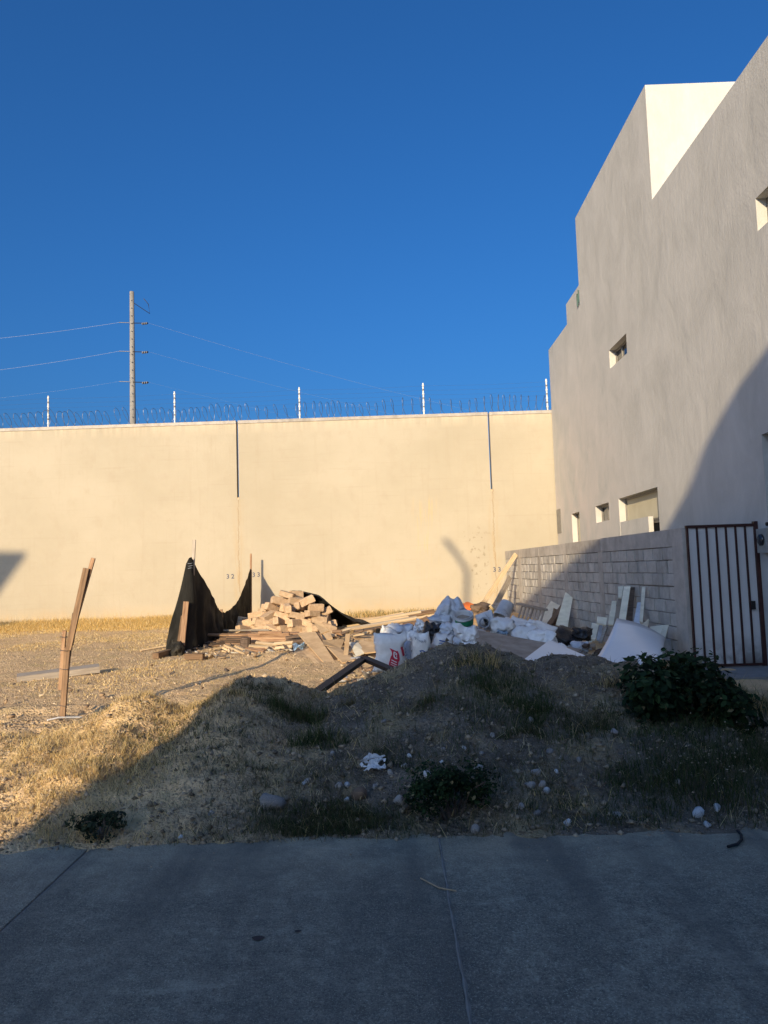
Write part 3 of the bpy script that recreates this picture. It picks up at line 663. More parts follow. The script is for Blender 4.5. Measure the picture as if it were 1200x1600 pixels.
def tarp():
    # draped over the back and the right shoulder of the heap
    n,mn=70,14;V=[];Fc=[]
    X=np.linspace(-3.3,.55,n);top=np.interp(X,[-3.3,-2.9,-2.45,-2.2,-1.8,-1.3,-.9,-.4,0,.3,.55],[.60,.90,1.17,1.22,1.06,.72,.44,.28,.32,.24,.2])
    for i,x in enumerate(X):
        yb=17.42+.2*float(vn(x*2,0,3)) if x<-1.7 else 17.2+.5*float(vn(x*1.5,0,4))
        for j in range(mn+1):
            t=j/mn;y=yb+t*1.5
            z=max(top[i]*(1-t*t*.9)+.05*(float(fbm(x*4,y*4,5))-.4)-.05*math.exp(-((t-0)/.12)**2),float(gz(x,y))+.02)
            V.append((x,y+.06*math.sin(x*9),z+.03*math.sin(x*7+t*4)))
    for i in range(n-1):
        for j in range(mn): a=i*(mn+1)+j;Fc.append((a,a+1,a+mn+2,a+mn+1))
    return mk('tarp',V,Fc,cloth_m,None,True)
tag(tarp(),'black tarp draped over the back of the block pile and trailing right','tarp')
o=sheet('fibre_sheet',[at(500,962,18.6),at(522,966,18.4),at(528,975,18.),at(505,972,18.)],.02,wood_dark);tag(o,'dark sheet scrap behind the right shoulder of the block pile','sheet')
o=board('brick_offcut',at(518,971,18.3),at(528,972,18.3),.12,.10,wood_red);tag(o,'small reddish brick lying on the tarp behind the pile','brick')

# ------------------------------------------------------------------ lumber
def lum(name,a,b_,Ya,Yb,w_,t_,mat,lab,cat,grp,roll=0.): return tag(board(name,at(*a,Ya),at(*b_,Yb),w_,t_,mat,None,roll,.01),lab,cat,grp)
for k in range(15):
    r=random.random
    y0=989+k*1.15+r()*2;x0=322+r()*38;x1=430+r()*38
    lum('plank',(x0,y0+3*r()),(x1,y0-1+3*r()),15.9-k*.035+r()*.05,15.9-k*.035+r()*.1,.09+.06*r(),.035,[wood_dark,wood_red,wood_brown][k%3],'dark planks stacked flat at the foot of the block pile','plank','dark planks stacked below the block pile',r()*.3)
for k,(a,b_) in enumerate((((388,991),(452,990)),((390,994),(455,994)),((386,997),(450,998)),((389,1001),(446,1000)),((404,988),(440,988)),((446,996),(478,992)),((447,1000),(480,1003)),((452,1003),(478,1000)))):
    lum('plank',a,b_,15.25-.02*k,15.2,.10,.05,wood_red if k<5 else wood_dark,'reddish planks stacked in the sun below the block pile','plank','reddish planks stacked in the sun',random.random()*.2)
for k,(a,b_) in enumerate((((349,1012),(400,1034)),((351,1008),(396,1027)),((368,1009),(401,1024)),((348,1017),(394,1035)))):
    lum('slat',a,b_,14.6+.05*k,13.75+.05*k,.05,.04,wood_pale,'pale slats lying aslant in front of the planks','slat','pale slats lying aslant')
for k,(a,b_) in enumerate((((400,1004),(440,1008)),((389,1009),(425,1011)),((396,1014),(440,1012)),((415,1011),(448,1017)),((428,1006),(458,1004)),((384,1013),(412,1018)),((430,1013),(456,1010)),((410,1019),(446,1021)))):
    lum('batten',a,b_,14.6-.05*k,14.5-.06*k,.06,.03,[wood_pale,wood_pale,wood_red][k%3],'short battens scattered right of the pale slats','batten','short scattered battens',random.random())
for k,(a,b_) in enumerate((((330,1008),(350,1003)),((328,1015),(352,1010)),((333,1021),(358,1016)),((326,1024),(350,1020)))):
    lum('batten',a,b_,14.7,14.9,.06,.03,[wood_dark,wood_pale][k%2],'battens poking from under the near black cloth','batten','battens under the cloth')
lum('plank',(322,1036),(366,1026),13.55,13.9,.14,.04,wood_grey,'grey plank flat on the dirt in front of the pale slats','plank',None)
lum('branch',(350,985),(420,984),16.2,16.2,.035,.035,wood_grey,'thin bare branch lying over the dark planks','branch',None)
# stump and flat boards before the pile
cst=at(383,1004,14.75);tag(MB().tube([cst+Vector((0,0,-.12)),cst+Vector((.02,0,.10))],[.11,.10],10).out('log',wood_dark),'short dark log end among the battens','log')
def px4(*c): return [at(*q) for q in c]
def sh(name,c,t,mat,lab,cat,grp=None,**k): return tag(sheet(name,px4(*c),t,mat,None,**k),lab,cat,grp)
sh('flat_board',((404,1027,13.9),(428,1023,14.2),(436,1031,13.6),(406,1035,13.4)),.05,fibre,'thick tan board lying flat in front of the battens','board')
sh('flat_board',((430,1022,14.2),(464,1020,14.2),(470,1030,13.6),(432,1033,13.5)),.05,fibre,'lumpy tan board lying flat below the blue scrap','board',wob=.05)
sh('plastic_scrap',((456,1008,14.3),(476,1004,14.5),(474,1012,14.2),(460,1014,14.1)),.01,simple('blue_plastic',(.10,.28,.50),(.5,.6,.7),20,(1,1,1),.5,.3,.01,.02),'crumpled blue and white plastic scrap beside the big fibreboard','scrap',wob=.08)
sh('dark_scrap',((441,1006,14.3),(448,1008,14.2),(452,1021,13.8),(447,1016,14.0)),.02,wood_dark,'dark triangular scrap left of the blue plastic','scrap')
FB='leaning fibreboard offcuts'
sh('fibreboard',((465,989,14.4),(493,987,14.4),(527,1039,12.5),(512,1042,12.4)),.025,fibre,'largest brown fibreboard leaning towards the street','fibreboard',FB)
sh('fibreboard',((494,988,14.45),(498,988,14.45),(533,1037,12.7),(528,1038,12.6)),.03,wood_brown,'narrow brown strip along the largest fibreboard','fibreboard',FB)
sh('fibreboard',((455,1022,13.3),(484,1008,14.0),(514,1043,12.3),(492,1047,12.2)),.02,fibre,'fibreboard lying on the dirt below the largest one','fibreboard',FB,wob=.03)
sh('fibreboard',((479,973,15.2),(487,973,15.2),(488,988,15.),(480,988,15.)),.03,fibre,'small upright fibreboard offcut against the block pile','fibreboard',FB)
sh('fibreboard',((490,972,15.1),(497,969,15.1),(514,985,14.7),(501,990,14.6)),.02,fibre,'tilted fibreboard offcut right of the block pile','fibreboard',FB)
sh('fibreboard',((500,984,14.9),(513,983,14.9),(520,997,14.3),(506,1001,14.3)),.02,fibre,'squarish fibreboard offcut behind the cross board','fibreboard',FB)
sh('fibreboard',((504,1000,13.9),(538,999,14.1),(533,1013,13.7),(505,1007,13.6)),.03,fibre,'fibreboard lying crosswise over the others','fibreboard',FB)
sh('fibreboard',((540,990,13.4),(547,990,13.4),(543,1032,12.7),(536,1032,12.7)),.02,fibre,'narrow upright fibreboard strip near the steel frame','fibreboard',FB)
sh('fibreboard',((511,1010,13.5),(531,1012,13.5),(557,1031,12.5),(535,1035,12.4)),.02,fibre,'fibreboard sloping down behind the upright strip','fibreboard',FB)
sh('fibreboard',((545,1003,13.6),(560,1004,13.6),(571,1019,12.9),(557,1025,12.8)),.02,drywall,'pale board between the upright strip and the white sacks','board')
sh('fibreboard',((553,1000,13.9),(586,1003,13.6),(588,1018,12.9),(570,1020,12.8)),.02,fibre,'brown board tucked behind the red printed sack','fibreboard',FB)
sh('cardboard',((545,991,15.0),(608,989,15.3),(605,1000,14.6),(562,1005,14.3)),.02,fibre,'long strip of brown cardboard below the loose battens','cardboard',None,wob=.05)
sh('cardboard',((560,1001,14.2),(603,998,14.4),(598,1008,13.9),(570,1012,13.7)),.02,fibre,'folded brown cardboard just behind the white sacks','cardboard',None,wob=.06)
for k in range(9):
    x=515+random.random()*45;y=984+random.random()*10
    lum('wood_scrap',(x,y),(x+random.uniform(8,18),y+random.uniform(-6,4)),15.2-.1*k,15.1-.1*k,.06,.03,[wood_pale,wood_red,wood_dark][k%3],'wood scraps between the fibreboards and the loose battens','wood scrap','wood scraps behind the fibreboards',random.random())
for k in range(26):
    x0=528+random.random()*50;x1=625+random.random()*62;f=random.random()
    ya=986-13*f;yb=ya-17-(x1-x0-90)*.12+random.uniform(-2,2)
    lum('long_batten',(x0,ya),(x1,max(yb,953)),16.6+3.2*f,17.4+3.2*f,.045+.035*random.random(),.03,[wood_pale,wood_pale,wood_pale,wood_brown,wood_grey][k%5],'long loose battens strewn along the cream wall','batten','long loose battens by the cream wall',random.random())
tag(MB().tube([at(574,990,15.2),at(584,986,15.4)],.05,10).out('paper_roll',fibre,None,True),'short tan roll lying on the cardboard strip','roll')
sh('dark_cloth_scrap',((585,985,15.9),(608,981,16.2),(607,991,15.6),(588,992,15.5)),.02,cloth_m,'dark cloth scrap below the loose battens','cloth',None,wob=.08)
# black steel door frame
sf=empty('steel_frame',at(540,1050,9.5),'bent black steel door frame lying on the mound behind the crest','steel frame')
fa,fb_,fc=at(488,1084,7.9),at(566,1029,9.7),at(624,1050,9.1)
def chan(a,b_):
    d=(b_-a).normalized();up_=Vector((0,0,1));s=d.cross(up_).normalized();u_=s.cross(d)
    m=MB()
    for (o0,o1,z0,z1) in ((-.055,.055,-.006,.006),(-.055,-.043,-.04,-.006),(.043,.055,-.04,-.006)):
        v=[]
        for p in (a,b_):
            for q,r in ((o0,z0),(o1,z0),(o1,z1),(o0,z1)): v.append(p+s*q+u_*r)
        m.add(v,[(0,1,2,3),(7,6,5,4),(0,4,5,1),(1,5,6,2),(2,6,7,3),(3,7,4,0)])
    return m
for a,b_ in ((fa,fb_),(fb_+Vector((.02,.06,.014)),fc)): tag(chan(a,b_).out('channel',steel_dark,sf),kind='stuff')

# ------------------------------------------------------------------ sacks
def shards(name,n,x0,x1,y0,y1,cols,size,label,seed,dens=None):
    r=np.random.default_rng(seed);x=r.uniform(x0,x1,n);y=r.uniform(y0,y1,n)
    if dens is not None: k=dens(x,y)>r.uniform(0,1,n);x=x[k];y=y[k]
    n=len(x);c=np.array(cols);C=c[r.integers(0,len(c),n)]*r.uniform(.7,1.15,(n,1));L=size*r.uniform(.3,1.6,n)[:,None];q=r.normal(size=(n,3))*np.array([1,1,.35]);q/=np.linalg.norm(q,axis=1)[:,None]
    up=np.array([0,0,1.])+r.normal(0,.45,(n,3));b=np.cross(up,q);b/=np.linalg.norm(b,axis=1)[:,None];w_=np.cross(q,b);P=np.stack([x,y,gz(x,y)+r.uniform(0,.06,n)],-1);W=L*r.uniform(.2,.8,(n,1));T=.006+.01*r.uniform(0,1,(n,1))
    V=np.stack([P+q*L*a+b*W*d+w_*T*e_ for e_ in (-1,1) for a,d in ((-.5,-.5),(.5,-.5),(.5,.5),(-.5,.5))],1)+r.normal(0,.006,(n,8,3))
    Q=(np.array(BOXF)[None]+np.arange(n)[:,None,None]*8).reshape(-1,4);me=npmesh(name,V.reshape(-1,3),Q);o=link(name,me,scrap_m);A4=np.ones((n*8,4),np.float32);A4[:,:3]=np.clip(np.repeat(C,8,0),0,1);me.color_attributes.new('tint','FLOAT_COLOR','POINT').data.foreach_set('color',A4.ravel());return tag(o,label,'litter',kind='stuff')
scrap_m,nt_,b_s=newmat('litter');G(nt_).set(b_s.inputs['Base Color'],G(nt_).attr('tint'));b_s.inputs['Roughness'].default_value=.8
WH=[(.7,.7,.69),(.55,.56,.58),(.62,.58,.48),(.4,.38,.35)];BR=[(.42,.29,.17),(.30,.20,.12),(.20,.13,.08),(.52,.40,.26),(.10,.08,.07)]
shards('rubbish_litter',1600,-.8,3.5,10.2,16.5,WH+BR,.13,'small scraps of plastic, paper and board over the rubbish heap',1,lambda x,y:np.exp(-((x-1.2)/1.9)**2))
shards('wood_litter',420,-4.1,.6,12.6,17.0,BR+BR+WH[2:],.10,'splinters and small wood scraps around the stacked planks',2,lambda x,y:np.exp(-((y-14.8)/1.3)**2))
shards('yard_litter',70,-6.5,3.2,8.6,13.,BR,.06,'stray scraps scattered over the bare dirt',3)

class Sack:
    def __init__(s,base,w_,h,d,rz=0.,tilt=0.,pinch=0.,seed=0,ears=.06,side=0.,c=1.):
        s.c=c
        s.M=Matrix.Translation(base)@Matrix.Rotation(rz,4,'Z')@Matrix.Rotation(side,4,'Y')@Matrix.Rotation(tilt,4,'X');s.w=w_;s.h=h;s.d=d;s.p=pinch;s.seed=seed;s.e=ears
    def P(s,u,t,side=-1,off=0.):
        th=(max(0,1-abs(u)**3.2)*max(0,1-abs(t)**3.6))**.55
        wx=s.w/2*(1-s.p*max(0,t)**2)*(1+s.e*abs(t)**4-.05*(1-t*t))
        a_,b_=np.array(u*2.1+s.seed*3.1),np.array(t*2.3+side*5);wr=((float(fbm(a_,b_,s.seed,4))-.47)*.55-abs(float(vn(a_*1.9+b_,b_*1.6,s.seed+5))-.5)*.30-abs(float(vn(a_*3.7,b_*3.9-a_,s.seed+9))-.5)*.16+.10)*s.d*(.35+th)*s.c
        x=u*wx+.14*s.w*(float(vn(t*2.2,s.seed*1.7,3))-.5)+.07*s.w*(float(vn(t*6,s.seed*1.1+u*2,4))-.5);z=s.h*(t+1)/2+s.h*.22*(float(vn(u*2.2,s.seed*2.3+side,8))-.5)*(t>-.8)
        y=side*(s.d/2*th+wr+off)
        return s.M@Vector((x,y,z))
    def build(s,name,mat,n=20):
        V=[];Fc=[]
        for sd in (-1,1):
            for i in range(n+1):
                for j in range(n+1): V.append(s.P(-1+2*i/n,-1+2*j/n,sd))
        m=(n+1)**2
        for i in range(n):
            for j in range(n):
                a=i*(n+1)+j;q=(a,a+n+1,a+n+2,a+1);Fc.append(q);Fc.append(tuple(m+k for k in q[::-1]))
        for i in range(n):
            for (a,b_) in ((i,i+1),(n*(n+1)+i+1,n*(n+1)+i)): Fc.append((a,b_,b_+m,a+m))
            for (a,b_) in (((i+1)*(n+1),i*(n+1)),(i*(n+1)+n,(i+1)*(n+1)+n)): Fc.append((a,b_,b_+m,a+m))
        s.o=mk(name,V,Fc,mat,None,True);return s.o
    def rect(s,u0,u1,t0,t1,mat,name='printed_panel',off=.006,n=14):
        V=[s.P(u0+(u1-u0)*i/n,t0+(t1-t0)*j/n,-1,off+.012) for i in range(n+1) for j in range(n+1)]
        Fc=[(i*(n+1)+j,(i+1)*(n+1)+j,(i+1)*(n+1)+j+1,i*(n+1)+j+1) for i in range(n) for j in range(n)]
        return mk(name,V,Fc,mat,s.o,True)
    def ring(s,cu,ct,r0,r1,mat,a0=0.,a1=6.28,asp=1.,name='printed_logo',off=.011,n=18):
        V=[];Fc=[]
        for i in range(n+1):
            a=a0+(a1-a0)*i/n
            for r in (r0,r1): V.append(s.P(cu+r*math.cos(a),ct+r*asp*math.sin(a),-1,off+.014))
            if i: k=2*(i-1);Fc.append((k,k+1,k+3,k+2))
        return mk(name,V,Fc,mat,s.o,True)
    def text(s,body,cu,ct,size,mat,asp=1.):
        me=text_mesh(body,1.);V=[s.P(cu+v.co.x*size,ct+v.co.y*size*asp,-1,.018) for v in me.vertices];Fc=[tuple(p.vertices) for p in me.polygons]
        return mk('printed_text',V,Fc,mat,s.o)
def sk(px,py,Y,w_,h,d,mat,lab,cat='sack',grp='sacks of rubbish heaped behind the mound',name='sack',**k):
    s=Sack(at(px,py,Y),w_,h,d,**k);tag(s.build(name,mat),lab,cat,grp);return s
s1=sk(609,1049,10.6,.44,.53,.22,white_sack,'white sack with a red printed panel and curled white emblem',seed=1,tilt=.12,rz=.08,ears=.14,c=.22)
s1.rect(-.02,.52,-.86,.30,red_ink);s1.ring(.25,.02,.10,.17,white_ink,.6,5.4,1.1);s1.ring(.27,.02,.03,.07,white_ink,-1.5,3.,1.1)
for k in range(4): s1.rect(.08,.42,-.32-.12*k,-.28-.12*k,white_ink,'printed_line',.011,4)
s1.rect(.80,.97,.05,.55,red_ink,'printed_panel',.008)
s3=sk(634,1042,10.9,.20,.36,.16,blue_sack,'narrow white sack with blue lines squeezed beside the red printed one',seed=3,tilt=.1,rz=-.25,c=.5)
for k in range(4): s3.rect(-.6,.5,.5-.25*k,.55-.25*k,blue_ink,'printed_line',.006,4)
s2=sk(657,1036,10.8,.28,.45,.14,white_sack,'upright white sack with dark lettering across its top edge',seed=6,tilt=.16,ears=.02,c=.3)
s2.text('Perros El',-.02,.62,.30,dark_ink,.8)
s2.ring(.12,-.12,.20,.34,blue_ink,.3,2.9,.5);s2.ring(.12,-.3,.22,.32,blue_ink,3.5,6.,.5)
s4=sk(693,1022,11.0,.30,.30,.22,white_sack,'white sack with a dark blue oval emblem near the crest of the mound',seed=9,tilt=.25,pinch=.25,c=.3)
s4.ring(.20,.15,.0,.30,blue_ink,0,6.28,.75);s4.rect(-.5,.15,.52,.62,blue_ink,'printed_line',.006,5);s4.rect(-.55,.0,.30,.36,blue_ink,'printed_line',.006,5)
sk(618,1005,12.2,.52,.34,.3,blue_sack,'pale blue plastic sack slumped behind the red printed one',seed=12,tilt=.5,rz=.3)
sk(700,1000,11.8,.30,.28,.26,blue_sack,'pale sack behind the blue emblem sack',seed=14,tilt=.2,pinch=.3)
sk(728,1013,11.4,.40,.36,.30,white_sack,'plump plain white sack below the green banded bucket',seed=17,tilt=.22,rz=-.15,pinch=.15)
sk(735,1019,10.9,.2,.15,.15,white_sack,'small crumpled white bag in front of the plump white sack',seed=19,tilt=.2)
sk(718,1018,10.95,.17,.10,.15,blue_sack,'tiny pale bag at the mound crest left of the dry tuft',seed=21,tilt=.3)
sk(704,985,13.0,.58,.56,.40,blue_sack,'biggest pale sack with a pointed top standing on the heap',seed=25,tilt=.05,pinch=.62,rz=.1)
sk(688,984,12.9,.40,.26,.3,blue_sack,'low skirt of a pale sack left of the pointed one',seed=26,tilt=.4)
sk(673,1004,11.9,.34,.32,.30,black_bag,'shiny black rubbish bag between the white sacks','bag',name='rubbish_bag',seed=31,tilt=.15,pinch=.3,side=.2)
sk(786,992,12.6,.42,.28,.30,white_sack,'white sack with a faded blue patch right of the black pipe',seed=33,tilt=.55,rz=-.3).rect(-.35,.5,-.1,.55,simple('faded_blue_print',(.22,.36,.52),(.45,.52,.6),12,(1,1,1),.6,0,.001,.02))
sk(800,990,13.0,.55,.26,.35,white_sack,'crumpled white plastic behind the faded blue patch sack',seed=36,tilt=.7,rz=.2)
sk(822,1001,12.0,.45,.22,.3,white_sack,'crumpled white plastic lying on the dusty plywood',seed=38,tilt=.8,rz=-.2)
sk(848,1008,11.7,.45,.22,.3,white_sack,'white plastic sack slumped at the top of the white sheet',seed=41,tilt=.6,rz=-.3)
sk(838,996,12.3,.5,.24,.3,white_sack,'torn white plastic sheet below the cream channel board',seed=71,tilt=.5,rz=.15,side=.2)
sk(770,984,12.9,.3,.2,.2,blue_sack,'pale plastic bag squeezed below the black pipe',seed=72,tilt=.4)
sk(645,1012,11.4,.3,.26,.2,white_sack,'creased white sack between the two printed sacks',seed=73,tilt=.35,side=-.4)
sk(598,1008,11.8,.3,.3,.2,white_sack,'white sack with drooping corner left of the slumped one',seed=74,tilt=.4,side=.5)
sk(868,1022,11.3,.3,.14,.25,white_sack,'small white plastic scrap right of the dusty plywood',seed=43,tilt=.7)
sk(905,1018,11.6,.28,.16,.2,blue_sack,'pale plastic scrap below the gypsum offcuts',seed=45,tilt=.4)
sk(880,1003,12.6,.6,.2,.4,black_bag,'black rubbish bag lying along the block wall','bag',None,'rubbish_bag',seed=48,tilt=.5,rz=.2)
sk(909,1000,12.3,.32,.20,.3,black_bag,'small black rubbish bag below the gypsum offcuts','bag',None,'rubbish_bag',seed=49,tilt=.2)
sk(722,958,20.3,.85,.24,.5,orange,'bright orange plastic sheeting bundled by the cream wall','sheeting',None,'plastic_bundle',seed=52,tilt=.3)
sk(750,956,19.6,.5,.2,.4,simple('brown_cloth',(.10,.07,.05),(.2,.14,.1),9,(1,1,1),.9,.5,.01,.05),'brown cloth bundle right of the orange sheeting','cloth',None,'cloth_bundle',seed=54,tilt=.3)
sk(786,956,18.0,.5,.2,.4,fibre_g,'tan sack lying behind the tipped buckets',None and 'sack',None,seed=56,tilt=.4)
sk(655,990,12.6,.3,.22,.2,white_sack,'creased white and blue bag beside the cardboard flaps',seed=58,tilt=.3,side=.5)
sk(278,1031,14.45,.30,.36,.28,cloth_m,'bunched foot of the black shade cloth on the ground','cloth',None,'cloth_bundle',seed=70,tilt=.1,pinch=.5)
sk(620,992,13.2,.24,.2,.16,fibre,'tan paper bag in the sun behind the white sacks','bag',None,'paper_bag',seed=60,tilt=.2)
sh('cardboard',((628,985,12.5),(634,974,12.8),(640,1000,12.2),(630,1003,12.1)),.01,fibre_g,'brown cardboard flap standing behind the white sacks','cardboard')
sh('cardboard',((634,999,12.0),(652,983,12.3),(656,987,12.2),(638,1004,11.9)),.015,fibre_g,'narrow grey board lying aslant over the pale sacks','board')
sh('cardboard',((655,990,11.8),(660,988,11.8),(676,1010,11.3),(669,1012,11.3)),.012,fibre_g,'cardboard flap left of the black rubbish bag','cardboard')
sh('cardboard',((679,990,11.6),(689,986,11.7),(676,1012,11.2),(672,1012,11.2)),.012,fibre_g,'cardboard flap right of the black rubbish bag','cardboard')
sh('cardboard',((645,973,14.4),(667,962,15.),(672,968,14.8),(650,982,14.2)),.015,wood_red,'reddish board behind the black rubbish bag','board')
# ------------------------------------------------------------------ buckets and pipe
def lathe(prof,n=20):
    V=[];Fc=[]
    for r,z in prof:
        for k in range(n): t=2*math.pi*k/n;V.append((r*math.cos(t),r*math.sin(t),z))
    for i in range(len(prof)-1):
        for k in range(n): Fc.append((i*n+k,i*n+(k+1)%n,(i+1)*n+(k+1)%n,(i+1)*n+k))
    return V,Fc
def bucket(base,axis,r,h,mat,lab,band=None,mark=None,fill=None):
    q=Vector(axis).normalized().to_track_quat('Z','Y').to_matrix().to_4x4();Mx=Matrix.Translation(base)@q
    t=empty('bucket',base,lab,'bucket','plastic buckets on the rubbish heap')
    V,Fc=lathe([(.001,0),(r*.84,0),(r*.86,.01),(r*.98,h*.82),(r*1.05,h*.83),(r*1.05,h*.87),(r,h*.88),(r*1.01,h*.99),(r*1.04,h),(r*.95,h),(r*.93,h*.9),(r*.82,.02),(.001,.02)])
    link('shell',mesh(V,Fc,'shell'),mat,t,Mx,True)
    if band:
        V,Fc=lathe([(r*.925,h*.45),(r*.935,h*.46),(r*.995,h*.78),(r*.985,h*.79)]);V=[(x*1.012,y*1.012,z) for x,y,z in V];link('label_band',mesh(V,Fc,'band'),band,t,Mx,True)
    if mark:
        V=[];Fc=[];n=8;mc,ma=mark
        for i in range(n+1):
            a=ma-.35+.7*i/n
            for z in (h*.35,h*.7): rr=r*(.86+.12*z/(h*.82))*1.015;V.append((rr*math.cos(a),rr*math.sin(a),z))
            if i: k=2*(i-1);Fc.append((k,k+2,k+3,k+1))
        link('printed_mark',mesh(V,Fc,'mark'),mc,t,Mx,True)
    if fill:
        n=10;V=[(0,0,h*.8)];Fc=[]
        for i in range(1,4):
            for k in range(n): V.append((r*.93*i/3*math.cos(6.283*k/n),r*.93*i/3*math.sin(6.283*k/n),h*(.82+.12*random.random())-.02*i))
        for k in range(n): Fc.append((0,1+k,1+(k+1)%n))
        for i in range(2):
            for k in range(n): a=1+i*n;Fc.append((a+k,a+n+k,a+n+(k+1)%n,a+(k+1)%n))
        link('rubble_fill',mesh(V,Fc,'fill'),fill,t,Mx)
    ha=[Mx@Vector((r*1.04*math.cos(a),r*1.04*math.sin(a)*.3+.0+r*.95*math.sin(a)*.6,h*.86-.02-.07*math.sin(a))) for a in np.linspace(0,math.pi,10)]
    MB().tube(ha,.003,4).out('handle',wire_m,t)
    return t
bucket(at(727,985,12.2),(-.10,-.42,.9),.155,.30,bucket_w,'white bucket with a green band filled with rubble',green_p,None,fibre_g)
bucket(at(746,972,13.2),(.85,-.15,.22),.15,.30,bucket_w,'white bucket tipped on its side with a red mark',None,(red_ink,-2.0),None)
bucket(at(793,940,15.5)+Vector((.0,0,-.03)),(-.45,-.35,-.75),.17,.36,bucket_g,'grey bucket tipped upside down below the leaning planks')
pp=empty('black_pipe',at(757,975,12.6),'short black corrugated pipe with its open end towards the street','pipe')
q=Vector((-.12,-1,.05)).normalized().to_track_quat('Z','Y').to_matrix().to_4x4();V,Fc=lathe([(.085,-.35),(.085,.0),(.095,.0),(.095,.03),(.065,.03),(.065,-.35)],18);link('pipe_shell',mesh(V,Fc,'p'),rubber,pp,Matrix.Translation(at(757,973,12.5))@q,True)
V,Fc=lathe([(.067,.031),(.093,.031),(.095,.038),(.067,.038),(.067,.031)],18);link('rim',mesh(V,Fc,'r'),bucket_g,pp,Matrix.Translation(at(757,973,12.5))@q,True)

# ------------------------------------------------------------------ boards along the block wall
tag(board('leaning_plank',at(749,952,20.6),at(806,866,21.8),.13,.045,wood_pale,None,1.2),'long pale plank leaning on the far end of the block wall','plank')
tag(board('leaning_plank',at(772,950,19.8),at(797,902,21.4),.16,.04,wood_grey,None,1.1),'shorter grey plank leaning below the long pale plank','plank')
pl=empty('wooden_pallet',at(830,965,16.4),'grey slatted wooden pallet leaning on the block wall','pallet')
board('rail',at(809,943,17.4),at(853,953,15.7),.09,.045,wood_grey,pl)
board('rail',at(806,972,16.9),at(846,982,15.2),.09,.045,wood_grey,pl)
for k in range(7):
    f=k/6.5;a=at(816+37*f,946+9*f,17.25-1.5*f);b_=at(808+37*f,972+9*f,16.75-1.5*f);board('slat',a,b_,.085,.02,wood_grey,pl,.9)
GY='gypsum and board offcuts against the block wall'
def wallY(px): # depth of the block wall face seen at this column
    d=C2W@Vector((px-600,800-950,-F));n_=Vector((-e.y,e.x,0));return (A.dot(n_)/d.dot(n_))*d.y
def strip(tl,tr,br,bl_,mat,lab,t=.025,gap=.12,lean=.5,name='board_offcut',cat='board'):
    Yt=wallY(max(tl[0],tr[0]))-gap;Yb=Yt-lean
    o=sheet(name,[at(*tl,Yt),at(*tr,Yt-.02),at(*br,Yb-.02),at(*bl_,Yb)],t,mat);return tag(o,lab,cat,GY)
strip((834,977),(861,939),(875,946),(846,985),drywall,'cream channel board leaning steeply next to the pallet',.05,.25,.6)
strip((846,985),(876,945),(878,951),(852,990),wood_dark,'dark board under the cream channel board',.03,.2,.6)
strip((884,925),(895,934),(886,985),(869,976),drywall,'wavy cream board standing right of the channel board',.03,.15,.5)
strip((865,950),(878,955),(873,985),(857,990),wood_brown,'brown board in the shade behind the wavy cream board',.02,.1,.4)
strip((966,916),(974,915.5),(971,934),(966,934),drywall,'top piece of the leftmost tall cream strip',.03,.15,.2)
strip((966,934),(971,934),(966,978),(958,977),fibre_g,'grey brown lower part of the leftmost tall strip',.03,.15,.45)
strip((975,916.5),(985,916),(976,980),(965,978),drywall,'widest tall cream strip leaning on the block wall',.03,.14,.5)
strip((986,917),(992,917.5),(987,984),(977,980),wood_dark,'tall dark board right of the widest cream strip',.03,.1,.5)
strip((985,918),(987,918),(978,980),(976,980),wood_brown,'thin brown board edge between cream and dark boards',.03,.13,.5)
strip((956,939),(963,939),(960,977),(951,975),drywall,'mid height cream strip left of the tall ones',.03,.16,.4)
strip((953,955),(956,954),(954,976),(950,976),drywall,'small cream sliver left of the mid height strip',.03,.16,.3)
strip((1003,917),(1008.5,917),(1004,973),(999,970),drywall,'tall thin cream strip standing apart on the right',.03,.12,.45)
strip((996,941),(1001,941),(1000,978),(988,982),blue_sack,'pale grey blue board beside the tall thin strip',.02,.14,.4)
strip((933.5,963),(948.5,965),(947,977),(932.5,973),drywall,'small cream rectangle set on top of the low boards',.03,.3,.15)
strip((925,973),(936,975),(930,1000),(921,997),drywall,'low leaning cream board in front of the block wall',.03,.4,.4)
strip((937,976),(942,976),(938,1000),(932,999),bucket_g,'grey edge board right of the low cream board',.03,.4,.4)
strip((944,980),(949,979),(940,1004),(935,1003),wood_grey,'grey strip just left of the curved white sheet',.03,.5,.4)
strip((917,996),(926.5,998),(924,1009),(916,1008),drywall,'smallest cream offcut at the foot of the low boards',.04,.6,.2)
strip((995,983),(1013,967),(1005,994),(995,991),drywall,'pointed cream offcut behind the curved white sheet',.03,.25,.3)
strip((992,986),(1000,974),(1001,985),(994,992),drywall,'small cream wedge left of the pointed offcut',.03,.35,.3)
strip((1016,979),(1036,976.5),(1033,1006),(1015,1000),drywall,'wide dusty cream board right of the curved white sheet',.03,.25,.5)
strip((1036,976.5),(1045,976),(1026,1042),(1020,1038),drywall,'tall cream board edge nearest to the gate',.04,.25,.7)
strip((1008,985),(1015,984),(1016,998),(1008,998),bucket_g,'dark grey offcut between the cream boards',.03,.2,.2)
sh('plywood_sheet',((745,984,11.9),(908,1014,11.2),(868,1048,9.7),(738,1034,9.6)),.02,fibre_g,'large dusty brown plywood sheet lying behind the mound crest','plywood')
sh('white_sheet',((803,1042,9.6),(858,1000.5,10.6),(924,1028,10.2),(902,1052,9.3)),.012,white_board,'flat white sheet lying in front of the plywood','white sheet')
o=sheet('white_sheet',[at(922,1040,9.5),at(958,974,11.0),at(1037,1003,10.7),at(1024,1045,9.4)],.01,white_board,None,.0,10)
